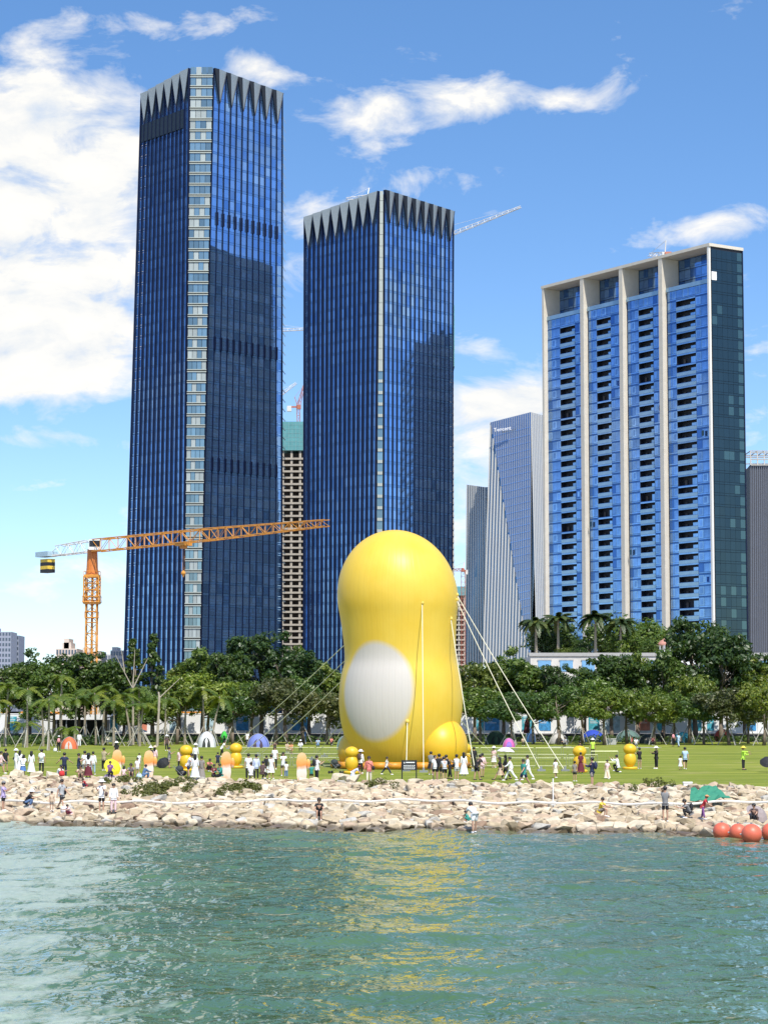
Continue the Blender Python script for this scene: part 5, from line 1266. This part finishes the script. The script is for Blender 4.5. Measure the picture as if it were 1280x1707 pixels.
POSES = {
 'stand': dict(sl=4, sr=-3), 'stand2': dict(hl=6, kl=2, hr=-5, kr=2, sl=-8, sr=10, al=12), 'phone': dict(sl=38, el=88, sr=38, er=88, al=2, ar=2), 'photo': dict(sl=72, el=62, sr=72, er=62, al=4, ar=4),
 'walk': dict(hl=24, kl=6, hr=-20, kr=16, sl=-20, sr=24, el=15, er=20, lean=3), 'stride': dict(hl=34, kl=8, hr=-28, kr=14, sl=-28, sr=34, el=20, er=30, lean=5),
 'point': dict(sl=86, el=2, al=10, sr=30, er=70), 'reach': dict(sl=2, sr=0, al=84, el=0), 'armsup': dict(sl=150, sr=150, el=8, er=8, al=10, ar=10), 'hug': dict(sl=70, sr=60, el=40, er=60, lean=4),
 'bend': dict(lean=55, sl=30, sr=40, hl=12, hr=-6, el=20), 'leanf': dict(lean=25, sl=35, sr=20, hl=10, hr=-10, el=60, er=40),
 'sit': dict(hl=112, kl=118, hr=106, kr=110, sl=50, sr=50, el=30, er=30, lean=18, sit=True), 'sitx': dict(hl=80, kl=128, hr=84, kr=122, sl=30, sr=34, el=50, er=50, lean=12, sit=True),
 'squat': dict(hl=118, kl=138, hr=112, kr=136, sl=58, sr=58, el=45, er=45, lean=30), 'kneel': dict(hl=100, kl=120, hr=20, kr=110, sl=70, sr=70, el=70, er=70, lean=10),
 'hips': dict(sl=-10, sr=-10, al=38, ar=38, el=60, er=60), 'cross': dict(sl=34, sr=34, el=95, er=95, al=-6, ar=-6)}
JC = {k: fk(**v) for k, v in POSES.items()}
PC = {}
def skin(name, J, chain, rad, lv=1, root=None, extra=None):
    names = []; 
    for a, b in chain:
        for q in (a, b):
            if q not in names: names.append(q)
    bm = bmesh.new(); ly = bm.verts.layers.skin.verify(); V = {}
    for q in names:
        v = bm.verts.new(J[q]); r_ = rad[q]; v[ly].radius = (r_, r_*.82) if q in ('pel', 'chest', 'waist') else (r_, r_); v[ly].use_root = (q == (root or names[0])); V[q] = v
    for a, b in chain: bm.edges.new((V[a], V[b]))
    me = bpy.data.meshes.new('tmp'); bm.to_mesh(me); bm.free(); o = bpy.data.objects.new('tmp', me); COL.objects.link(o)
    o.modifiers.new('s', 'SKIN').use_smooth_shade = True; sb_ = o.modifiers.new('b', 'SUBSURF'); sb_.levels = lv; sb_.render_levels = lv
    bpy.context.view_layer.update(); r_ = bpy.data.meshes.new_from_object(o.evaluated_get(bpy.context.evaluated_depsgraph_get()))
    bpy.data.objects.remove(o); bpy.data.meshes.remove(me); r_.name = name
    if extra:
        bm = bmesh.new(); bm.from_mesh(r_)
        t = extra.mesh('tmp', []); bm.from_mesh(t); bm.to_mesh(r_); bm.free(); bpy.data.meshes.remove(t)
    r_.materials.clear(); r_.materials.append(None); r_.polygons.foreach_set('use_smooth', [True]*len(r_.polygons)); return r_
def limb(s, a): return [(x+s, y+s) for x, y in a]
RB = dict(pel=.135, chest=.135, neck=.056, h1=.072, h2=.098, h3=.062)
for s in 'LR': RB.update({'hip'+s:.085, 'knee'+s:.058, 'ank'+s:.038, 'toe'+s:.034, 'heel'+s:.036, 'sh'+s:.058, 'elb'+s:.040, 'wri'+s:.029, 'han'+s:.032})
def body_mesh(p):
    k = ('body', p)
    if k in PC: return PC[k]
    J = JC[p]; ch = [('pel','chest'),('chest','neck'),('neck','h1'),('h1','h2'),('h2','h3')]
    for s in 'LR': ch += [('pel','hip'+s),('hip'+s,'knee'+s),('knee'+s,'ank'+s),('ank'+s,'toe'+s),('chest','sh'+s),('sh'+s,'elb'+s),('elb'+s,'wri'+s),('wri'+s,'han'+s)]
    ex = MB()
    for s in 'LR':           # five fingers, nose and ears
        w0, h0 = J['wri'+s], J['han'+s]; d = (h0-w0).normalized(); sd_ = d.cross(Vector((0, 1, .01))).normalized()
        for i, (o_, l_) in enumerate(((-.024, .062), (-.008, .072), (.008, .068), (.023, .052))):
            a = h0+sd_*o_; b = a+d*l_*.55; ex.tube(a, b, .0085, .0075, 5); ex.tube(b, b+(d+Vector((0, -.5, 0))).normalized()*l_*.45, .0075, .005, 5)
        a = w0.lerp(h0, .5)+Vector((0, -.02, 0)); ex.tube(a, a+(d*.6+Vector((0, -.8, 0))).normalized()*.055, .01, .007, 5)
    h = J['h2']; ex.ell((h.x, h.y-.100, h.z-.005), .014, .022, .024, 6, 4); ex.ell((h.x, h.y-.085, h.z-.05), .026, .012, .008, 6, 4)
    for x in (-1, 1): ex.ell((h.x+x*.096, h.y, h.z), .012, .02, .03, 6, 4); ex.ell((h.x+x*.034, h.y-.088, h.z+.022), .013, .01, .008, 6, 4)
    PC[k] = skin('body', J, ch, RB, 1, 'pel', ex); return PC[k]
def cut(J, a, b, t): return J[a].lerp(J[b], t)
def top_mesh(p, long=False):
    k = ('top', p, long)
    if k in PC: return PC[k]
    J = dict(JC[p]); r_ = dict(pel=.158, chest=.158, nb=.075); J['nb'] = J['chest'].lerp(J['neck'], .86); J['hem'] = J['pel']-(J['chest']-J['pel'])*.12; r_['hem'] = .16
    ch = [('pel','chest'),('chest','nb'),('pel','hem')]
    for s in 'LR':
        J['sl'+s] = cut(J, 'elb'+s, 'wri'+s, .85) if long else cut(J, 'sh'+s, 'elb'+s, .72)
        r_['sh'+s] = .076; r_['sl'+s] = .045 if long else .062; r_['elb'+s] = .054
        ch += [('chest','sh'+s)]+([('sh'+s,'elb'+s),('elb'+s,'sl'+s)] if long else [('sh'+s,'sl'+s)])
    PC[k] = skin('shirt', J, ch, r_, 1, 'pel'); return PC[k]
def leg_mesh(p, short=False):
    k = ('leg', p, short)
    if k in PC: return PC[k]
    J = dict(JC[p]); r_ = dict(pel=.150); J['w'] = J['pel'].lerp(J['chest'], .22); r_['w'] = .14; ch = [('pel','w')]
    for s in 'LR':
        r_['hip'+s] = .104; ch += [('pel','hip'+s)]
        if short: J['sk'+s] = cut(J, 'hip'+s, 'knee'+s, .88); r_['sk'+s] = .090; ch += [('hip'+s,'sk'+s)]
        else: J['cu'+s] = cut(J, 'knee'+s, 'ank'+s, .9); r_['knee'+s] = .074; r_['cu'+s] = .062; ch += [('hip'+s,'knee'+s),('knee'+s,'cu'+s)]
    PC[k] = skin('shorts' if short else 'trousers', J, ch, r_, 1, 'pel'); return PC[k]
def skirt_mesh(p, ln, flare):
    k = ('skirt', p, ln, flare)
    if k in PC: return PC[k]
    J = JC[p]; P = J['pel']; m = MB(); n = 20; rg = []
    dn = (J['kneeL']+J['kneeR'])/2-P; dn = dn.normalized() if dn.length > .01 else Vector((0, 0, -1)); seated = p in ('sit', 'sitx', 'squat', 'kneel')
    for j in range(8):
        t = j/7; c = P+Vector((0, 0, .06))+(Vector((0, 0, -1)) if not seated else dn*.9+Vector((0, 0, -.25)))*ln*t
        c.z = max(c.z, .05); r0 = .135+(flare-.135)*t**.8
        rg.append([(c.x+r0*(1+.10*t*math.cos(6*a))*math.cos(a), c.y+r0*.86*(1+.10*t*math.cos(6*a))*math.sin(a), c.z) for a in [6.283*i/n for i in range(n)]])
    vs = [q for g in rg for q in g]; fs = [(j*n+i, j*n+(i+1) % n, (j+1)*n+(i+1) % n, (j+1)*n+i) for j in range(7) for i in range(n)]+[tuple(range(n)), tuple(range(7*n+n-1, 7*n-1, -1))]
    m.add(vs, fs); PC[k] = m.mesh('skirt', [None], True) if False else None
    me = bpy.data.meshes.new('skirt'); me.from_pydata(vs, [], fs); me.materials.append(None); me.polygons.foreach_set('use_smooth', [True]*len(fs)); me.update(); PC[k] = me; return me
def raw(m, nm, key):
    if key not in PC:
        me = bpy.data.meshes.new(nm); me.from_pydata(m.v, [], m.f); me.materials.append(None); me.polygons.foreach_set('use_smooth', [True]*len(m.f)); me.update(); PC[key] = me
    return PC[key]
def hair_mesh(p, long):
    h = JC[p]['h2']; m = MB(); m.ell((h.x, h.y+.022, h.z+.030), .112, .112, .108, 14, 10)
    if long: m.ell((h.x, h.y+.075, h.z-.13), .12, .06, .25, 12, 9)
    return raw(m, 'hair', ('hair', p, long))
def hat_mesh(p, cap):
    h = JC[p]['h2']; m = MB()
    if cap: m.lathe([(.125, 0), (.122, .05), (.09, .10), (.02, .125)], 14, (h.x, h.y, h.z+.045)); m.box(h.x-.07, h.x+.07, h.y-.22, h.y-.08, h.z+.045, h.z+.06)
    else: m.lathe([(.24, -.02), (.23, .0), (.13, .025), (.12, .09), (.08, .13), (.02, .14)], 16, (h.x, h.y, h.z+.05))
    return raw(m, 'hat', ('hat', p, cap))
def bag_mesh(p, kind):
    J = JC[p]; m = MB()
    if kind == 'pack':
        c = J['chest'].lerp(J['neck'], .1)+Vector((0, .20, 0)); m.ell(tuple(c), .16, .10, .24, 12, 8)
        for x in (-.1, .1): m.tube(c+Vector((x, -.06, .18)), J['neck']+Vector((x, -.06, -.03)), .02, n=5); m.tube(J['neck']+Vector((x, -.06, -.03)), J['chest']+Vector((x, -.165, 0)), .02, n=5); m.tube(J['chest']+Vector((x, -.165, 0)), c+Vector((x*1.2, -.05, -.14)), .018, n=5)
    else:
        c = J['hipR']+Vector((.17, .02 if kind == 'side' else -.10, .08)); m.ell(tuple(c), .09, .14, .13, 12, 8)
        m.tube(c+Vector((0, 0, .1)), J['shL']+Vector((0, -.13, .04)), .012, n=4)
    return raw(m, 'bag', ('bag', p, kind))
def shoe_mesh(p):
    J = JC[p]; m = MB()
    for s in 'LR':
        a, t = J['ank'+s], J['toe'+s]; c = a.lerp(t, .45); m.ell((c.x, c.y-.005, c.z-.028), .056, .13, .050, 10, 7)
    return raw(m, 'shoes', ('shoe', p))
SKIN = mat('skin', (.46,.27,.18), .6, 0, .06, 6); HAIR = mat('black_hair', (.012,.010,.010), .5, 0, .1, 8)
CC = dict(w=(.78,.78,.77), k=(.012,.012,.015), n=(.015,.022,.06), g=(.20,.20,.20), lg=(.42,.43,.43), p=(.70,.28,.30), lp=(.74,.52,.52), r=(.45,.03,.04), m=(.12,.012,.025), c=(.62,.20,.16), b=(.08,.18,.42), lb=(.35,.48,.60), t=(.03,.25,.20),
          kh=(.40,.33,.20), be=(.52,.40,.28), y=(.70,.52,.06), cr=(.68,.62,.46), l=(.45,.36,.58), br=(.09,.055,.05), j=(.09,.16,.30), hv=(.50,.78,.08), gy=(.26,.23,.20), or_=(.65,.28,.12), pu=(.20,.08,.25), lv=(.55,.60,.78))
def setmat(o, m): o.material_slots[0].link = 'OBJECT'; o.material_slots[0].material = m; return o
def cmat(c): return cloth(CC[c])
def person(px, py, pose, face, top, bot, label, ht=1.68, long=False, hair='s', hat=None, bag=None, shoe='w', dz=0.0, group=None):
    """face: degrees, 0 towards the water and camera, 180 towards the trees. top 'wL' long sleeve. bot e.g. 'kt' trousers, 'ks' shorts, 'wd' long skirt, 'wk' knee skirt."""
    p = drop(px, py); on_rock = YS(p.x) < p.y < YL(p.x)-.4
    p.z += dz+(.26 if on_rock else 0)
    r = thing('person', p, label, 'person', group, R(face)); s = ht/1.70; r.scale = (s*rnd.uniform(.96, 1.08), s*rnd.uniform(.96, 1.08), s)
    setmat(link('body', body_mesh(pose), r), SKIN)
    lg = top.endswith('L'); tcx = top[:-1] if lg else top
    setmat(link('shirt', top_mesh(pose, lg), r), cmat(tcx)); bc, bk_ = bot[:-1], bot[-1]
    if bk_ in 'ts': setmat(link('trousers' if bk_ == 't' else 'shorts', leg_mesh(pose, bk_ == 's'), r), cmat(bc))
    else: setmat(link('skirt', skirt_mesh(pose, .84 if bk_ == 'd' else .52, .30 if bk_ == 'd' else .24), r), cmat(bc))
    setmat(link('hair', hair_mesh(pose, hair == 'l'), r), HAIR)
    if hat: setmat(link('hat', hat_mesh(pose, hat[0] == 'c'), r), cmat(hat[1:]))
    if bag: setmat(link('bag', bag_mesh(pose, {'p': 'pack', 's': 'side', 'f': 'front'}[bag[0]]), r), cmat(bag[1:]))
    setmat(link('shoes', shoe_mesh(pose), r), cmat(shoe)); return r
K = 1.15
PEOPLE = [
 (1,1290,'walk',90,'lpL','gs','person in pale pink top cut by the left photo edge'), (9,1287,'stand2',170,'k','gs','person in black tee and grey shorts second from the left edge',1.7),
 (26,1286,'phone',120,'w','wt','person all in white holding a dark round bag on the left lawn',1.62,'s','hw','sk'), (33,1288,'stand',160,'wL','wd','woman in long white dress behind the long haired woman at left',1.6,'l'),
 (38,1296,'leanf',180,'w','bk','long haired woman in white tee and short skirt bending at the rock edge, left',1.6,'l'), (52,1290,'stand',180,'wL','wd','dark haired woman in flowing white dress seen from behind at left',1.62,'l'),
 (69,1290,'stand',180,'w','kt','man in white tee with white backpack and black trousers',1.74,'s',None,'pw'), (107,1297,'hips',180,'n','nt','man in dark navy outfit standing with hands in front',1.72),
 (96,1299,'squat',60,'w','kt','person in white crouching over red bag at lawn edge',1.6), (98,1254,'stand',180,'k','kt','woman in black with white cap and pink backpack on the far left lawn',1.6,'s','cw','pp'),
 (131,1297,'phone',90,'n','ns','person in navy holding a yellow item at lawn edge',1.66,'s',None,'sk'), (141,1293,'stand',180,'w','gt','man in white shirt between navy person and woman in maroon skirt',1.72),
 (147,1297,'stand',180,'w','md','long haired woman with black hat and maroon long skirt',1.64,'l','hk'), (155,1292,'stand2',170,'wL','lbt','person in white sleeves with black shoulder bag right of the maroon skirt',1.64,'s',None,'sk'),
 (173,1285,'phone',150,'kh','kt','man in khaki shirt and black trousers looking down',1.70), (194,1268,'stand',180,'k','kt','woman in black with white sun hat behind the orange board',1.6,'l','hw'),
 (135,1308,'squat',0,'be','ks','man in beige shirt squatting on top of the rocks at left',1.7,'s',None,None,'be'), (143,1321,'squat',300,'r','nt','small child in red and navy crouching on the rocks below squatting man',1.0),
 (169,1363,'phone',350,'w','ks','man in white tee and black shorts with hat and dark backpack on the rocks',1.75,'s','hw','sbr'), (189,1364,'stand',20,'wL','lpt','woman in white top and pale pink trousers at the water edge, left',1.6),
 (5,1360,'phone',80,'l','ks','person in lilac shirt and cap at the left edge of the rocks',1.6,'s','cg'), (43,1354,'squat',90,'k','jt','woman in black and jeans with white hat crouching on the rocks',1.62,'s','hw'),
 (86,1361,'stand',20,'be','gys','small child in beige top standing on rocks beside man with black bag',1.1), (102,1359,'walk',60,'lg','ks','man in grey tee and black shorts with black hip bag on the rocks',1.76,'s',None,'sk'),
 (117,1369,'squat',310,'lp','mt','child in pink crouching nearest to the water at left',1.05), (183,1303,'sitx',20,'pu','kt','person sitting beneath the yellow umbrella',1.5),
 (206,1299,'sitx',160,'lp','lps','child in white and pink sitting right of the yellow umbrella',1.2,'l'), (219,1305,'squat',0,'g','ks','man in grey tee squatting at the lawn edge between boards',1.68),
 (229,1303,'stand',0,'w','khs','boy in white tee standing beside squatting man in grey',1.3), (232,1280,'stand',10,'w','gs','small child in white farther back between the two left boards',1.1),
 (239,1300,'sit',120,'jL','jt','person in blue denim sitting left of the second orange board',1.5),
 (258,1279,'stand2',160,'lpL','jt','woman in pale pink top and jeans right of the second board',1.62,'l','hbe'), (251,1280,'stand',170,'k','ns','person in navy shorts with white hat behind the second board',1.62,'s','hw'),
 (282,1281,'phone',90,'g','gys','woman in grey standing behind the black lying umbrella',1.62,'s',None,'sk'), (300,1286,'reach',180,'lp','kt','person in pink tee and black trousers stretching an arm out sideways',1.66),
 (314,1304,'leanf',60,'w','ns','woman in white tee pushing the black stroller',1.66), (325,1306,'stand',180,'wL','wd','long haired woman in long white dress before the small yellow inflatable at left',1.62,'l'),
 (336,1302,'stand',150,'gy','gyd','woman in long grey beige dress',1.62,'s'), (347,1287,'squat',30,'c','kt','person in coral red crouching behind the woman in grey dress',1.6), (363,1282,'stand',180,'n','ns','child in navy tee farther back near the white pop-up tent',1.25),
 (356,1302,'sitx',20,'m','kt','person in dark red sitting on grass left of the third orange board',1.5), (368,1302,'sitx',320,'tL','kt','person in black and green sitting against the third orange board',1.55),
 (370,1262,'leanf',90,'w','kt','person in white with blue bag in front of the white pop-up tent',1.55,'s',None,'sb'), (278,1252,'stand',0,'br','kt','person in brown with pale hat under the trees left of centre',1.6,'s','hw'), (326,1276,'stand',180,'wL','wt','tall person in white sun hat behind the long haired woman',1.7,'s','hw'),
 (414,1301,'stand',180,'w','kt','broad man in white shirt at lawn edge, left of the seated pair',1.75), (427,1301,'stand',180,'lvL','kt','person in pale blue shirt shoulder to shoulder with broad man in white',1.7),
 (418,1306,'sit',180,'wL','gt','person in white hooded top sitting on the rock edge',1.6), (437,1306,'sitx',150,'br','kt','person in dark brown shirt sitting on the rock edge',1.6),
 (452,1299,'stand2',160,'w','wk','woman in flared white dress left of the family',1.62,'s'), (444,1292,'stand',170,'k','wt','child in black and white beside flared white dress',1.35), (458,1283,'stand',340,'w','kt','man in white shirt and dark trousers facing the water near barriers',1.74),
 (472,1294,'cross',10,'w','brs','woman in white top with arms folded behind the boy in jeans',1.64,'l'), (477,1297,'stand',180,'w','bt','small boy in white tee and blue jeans',1.1), (528,1305,'phone',120,'w','kt','man in white shirt with black backpack and black trousers left of the stroller',1.74,'s',None,'pk'),
 (519,1304,'reach',180,'t','ks','child in green reaching back beside man with the black backpack',1.15), (501,1253,'sitx',0,'wL','kt','person in white hood and black sitting under the trees',1.6,'s','cw'), (478,1255,'sitx',20,'be','bes','left person in peach sitting in the picnic group',1.5),
 (486,1256,'sitx',340,'or_','bes','right person in peach sitting in the picnic group',1.5), (458,1252,'sitx',0,'br','kt','person in brown sitting in the shade right of blue tent',1.5), (588,1306,'bend',90,'lv','lvd','child in lilac with dark red hood leaning over at the rock edge',1.3,'s','cm'),
 (601,1290,'stand',150,'wL','kt','person in white shirt and cap with dark backpack beside the small inflatable',1.66,'s','hw','pbr'), (615,1307,'stand2',5,'cL','crt','woman in coral top and white trousers with black crossbody bag',1.72,'s',None,'fk'), (644,1292,'stride',90,'w','nt','child in navy dungarees and white tee walking by barriers',1.35),
 (575,1251,'stand',180,'wL','wt','person in white standing in the sea green tent doorway',1.6), (718,1292,'hug',160,'g','kk','woman in grey top and black skirt lifting a child',1.62), (732,1302,'photo',180,'k','ks','man in black tee and shorts at the front of the group before the inflatable',1.74),
 (725,1301,'stand',180,'w','ks','person in white half hidden behind man in black tee',1.62), (741,1303,'leanf',190,'lg','ks','person in light grey tee and black shorts leaning beside man in black',1.64), (750,1299,'leanf',250,'kL','kt','person in black leaning forward in the group before the inflatable',1.66),
 (761,1301,'phone',210,'w','lgs','man in white tee and pale shorts at the right of the group',1.68,'s',None,'sk'), (773,1294,'stand',180,'wL','wd','long haired woman in white dress in front of the small inflatable right of centre',1.62,'l'), (795,1301,'leanf',120,'k','ks','man in black tee and shorts beside the right guy rope',1.74),
 (804,1296,'stand2',200,'lpL','lps','woman in pale pink behind the man at the right guy rope',1.62), (790,1282,'stand',180,'kL','kt','person in black behind the foot of the right guy rope',1.66), (834,1301,'stride',260,'k','bek','left walker under the white umbrella, black top',1.62,'l'),
 (843,1300,'walk',260,'kL','kt','middle walker under the white umbrella, all in black',1.64,'l'), (851,1302,'stride',260,'wL','wt','right walker under the white umbrella, all in white',1.66), (823,1280,'stand',150,'lp','wk','woman in pink and white with hat inside the barriers right of the inflatable',1.6,'s','hw'),
 (873,1311,'walk',300,'t','ns','man in teal green tee and navy shorts at the rock edge',1.7,'s'), (880,1301,'walk',280,'wL','wt','person in white just behind the man in teal',1.68), (926,1297,'stand2',30,'w','crk','child in white with pale yellow skirt below the right guy ropes',1.25,'l'),
 (958,1303,'stand',150,'gy','ks','child in patterned tee and black shorts near the maroon woman',1.3), (968,1290,'stand',180,'m','md','person in maroon against small yellow inflatable at right',1.5), (987,1312,'phone',250,'nL','gys','man in navy hooded jacket with backpack at the rock edge right of centre',1.76,'s',None,'pn'),
 (1012,1299,'walk',30,'lp','crd','child in pink top and long pale yellow skirt',1.3), (1030,1288,'kneel',240,'wL','kt','man in white shirt kneeling to take a photo of small inflatable',1.7), (988,1263,'stand',180,'hv','kt','worker in lime vest and white helmet on the lawn',1.7,'s','hw'),
 (1066,1282,'phone',200,'k','bes','woman in black top and bare legs right of the last small inflatable',1.6), (967,1266,'stand',180,'kL','kt','person in dark top behind the small inflatable at right',1.6), (1053,1244,'stride',90,'r','kt','child in red running at the far edge of the lawn',1.2),
 (1094,1282,'phone',300,'kL','kt','woman all in black with white sun hat standing alone',1.66,'s','hw'), (1134,1284,'stand2',180,'w','wk','small child in white beside man in blue and white',1.05), (1142,1283,'walk',180,'lb','ks','man in white and blue tee and black shorts with a child',1.72),
 (1122,1245,'walk',180,'k','kt','person in black with pink backpack at the far lawn edge',1.66,'s',None,'pp'), (1131,1246,'walk',200,'lb','lbt','person in pale blue walking beside pink backpack',1.6), (1239,1284,'point',60,'hvL','kt','worker in lime jacket and yellow helmet pointing left at the right of the lawn',1.72,'s','hy'),
 (1109,1379,'cross',160,'g','ks','man in dark grey tee and black shorts standing on rocks near the buoys',1.76), (1151,1373,'squat',270,'g','kt','person in grey and black crouching on rocks right of man in grey',1.6,'s',None,'pk'), (1172,1375,'leanf',60,'r','put','child in red top and purple trousers on the rocks',1.25,'s','cor_'),
 (1000,1371,'sit',60,'y','gys','person with yellow top sitting on the rocks right of centre',1.5), (791,1389,'bend',200,'w','ws','man in white tee and white shorts wading at the water edge',1.74), (781,1380,'squat',240,'t','ts','child in teal crouching beside the wading man',1.0),
 (532,1377,'sit',0,'k','ks','person in black sitting on rocks with knees up at the water edge, centre',1.75), (1259,1384,'sit',330,'br','kt','person sitting under the grey brown umbrella beside the buoys',1.55),
 (1104,1240,'stand',0,'k','kt','dark clothed person standing among the trees left of the pink backpack',1.7), (412,1244,'stand',180,'w','kt','person in white tee and black trousers under trees left of the blue tent',1.66), (132,1246,'stand',180,'wL','wt','person in white under the palms right of orange tent',1.66),
 (840,1241,'sitx',0,'w','kt','person in white sitting between the dark green and pink tents',1.5), (1088,1243,'sitx',0,'m','kt','person in maroon sitting beside the dark low tent',1.5), (530,1247,'sitx',0,'lb','jt','person in pale blue sitting in the shade left of the inflatable',1.5),
 (508,1240,'stand',0,'b','jt','person in blue standing before the blue poster under the trees',1.7), (552,1244,'sitx',20,'c','kt','person in coral sitting in the shade near the sea green tent',1.5), (346,1236,'stand',0,'r','kt','person in red standing behind the white pop-up tent',1.68),
 (942,1245,'sitx',330,'lg','kt','person in grey sitting right of the cream dome tent',1.5), (872,1244,'sitx',0,'be','kt','person in beige sitting left of the narrow blue tent',1.5), (1060,1246,'sitx',0,'w','gt','person in white sitting left of the dark low tent',1.5),
]
for rec in PEOPLE:
    px, py, pose, face, top, bot, lab = rec[:7]; ex = list(rec[7:])+[None]*6
    person(px, py, pose, face, top, bot, lab, ex[0] or 1.66, False, ex[1] or 's', ex[2], ex[3], 'w' if (px*7) % 3 else 'k')
p = drop(721,1291); r = thing('person', p+Vector((.05,-.18,.80)), 'small child held up in the arms of the woman in grey', 'person', None, R(180)); r.scale = (.42,.42,.42)
setmat(link('body', body_mesh('sit'), r), SKIN); setmat(link('shirt', top_mesh('sit'), r), cmat('lg')); setmat(link('shorts', leg_mesh('sit', True), r), cmat('k')); setmat(link('hair', hair_mesh('sit', False), r), HAIR)

for px, py, w_, d_, c, lab in ((206,1301,2.0,1.6,(.30,.20,.22),'dull pink picnic mat under the children by the yellow umbrella'),(362,1303,1.9,1.5,(.12,.20,.28),'dark blue picnic mat under the pair by the third orange board'),(481,1257,3.4,2.4,(.42,.30,.22),'tan picnic mat under the two people in peach'),(933,1246,2.6,2.0,(.35,.36,.38),'grey picnic mat in front of the cream dome tent'),(1074,1247,3.4,1.8,(.44,.42,.38),'pale picnic mat in front of the dark low tent'),(846,1250,2.2,1.6,(.20,.28,.16),'green picnic mat in front of the pink tent')):
    p = drop(px, py); m = MB(); n = 6
    vs = [((i/n-.5)*w_, (j/n-.5)*d_, .03+.02*rnd.random()) for j in range(n+1) for i in range(n+1)]
    m.add(vs, [(j*(n+1)+i, j*(n+1)+i+1, (j+1)*(n+1)+i+1, (j+1)*(n+1)+i) for j in range(n) for i in range(n)])
    m.box(-w_/2, w_/2, -d_/2, d_/2, .0, .028)
    o = m.build('picnic_mat', cloth(c), None, False, p); o.rotation_euler.z = rnd.uniform(-.2, .2); tag(o, lab, 'mat')
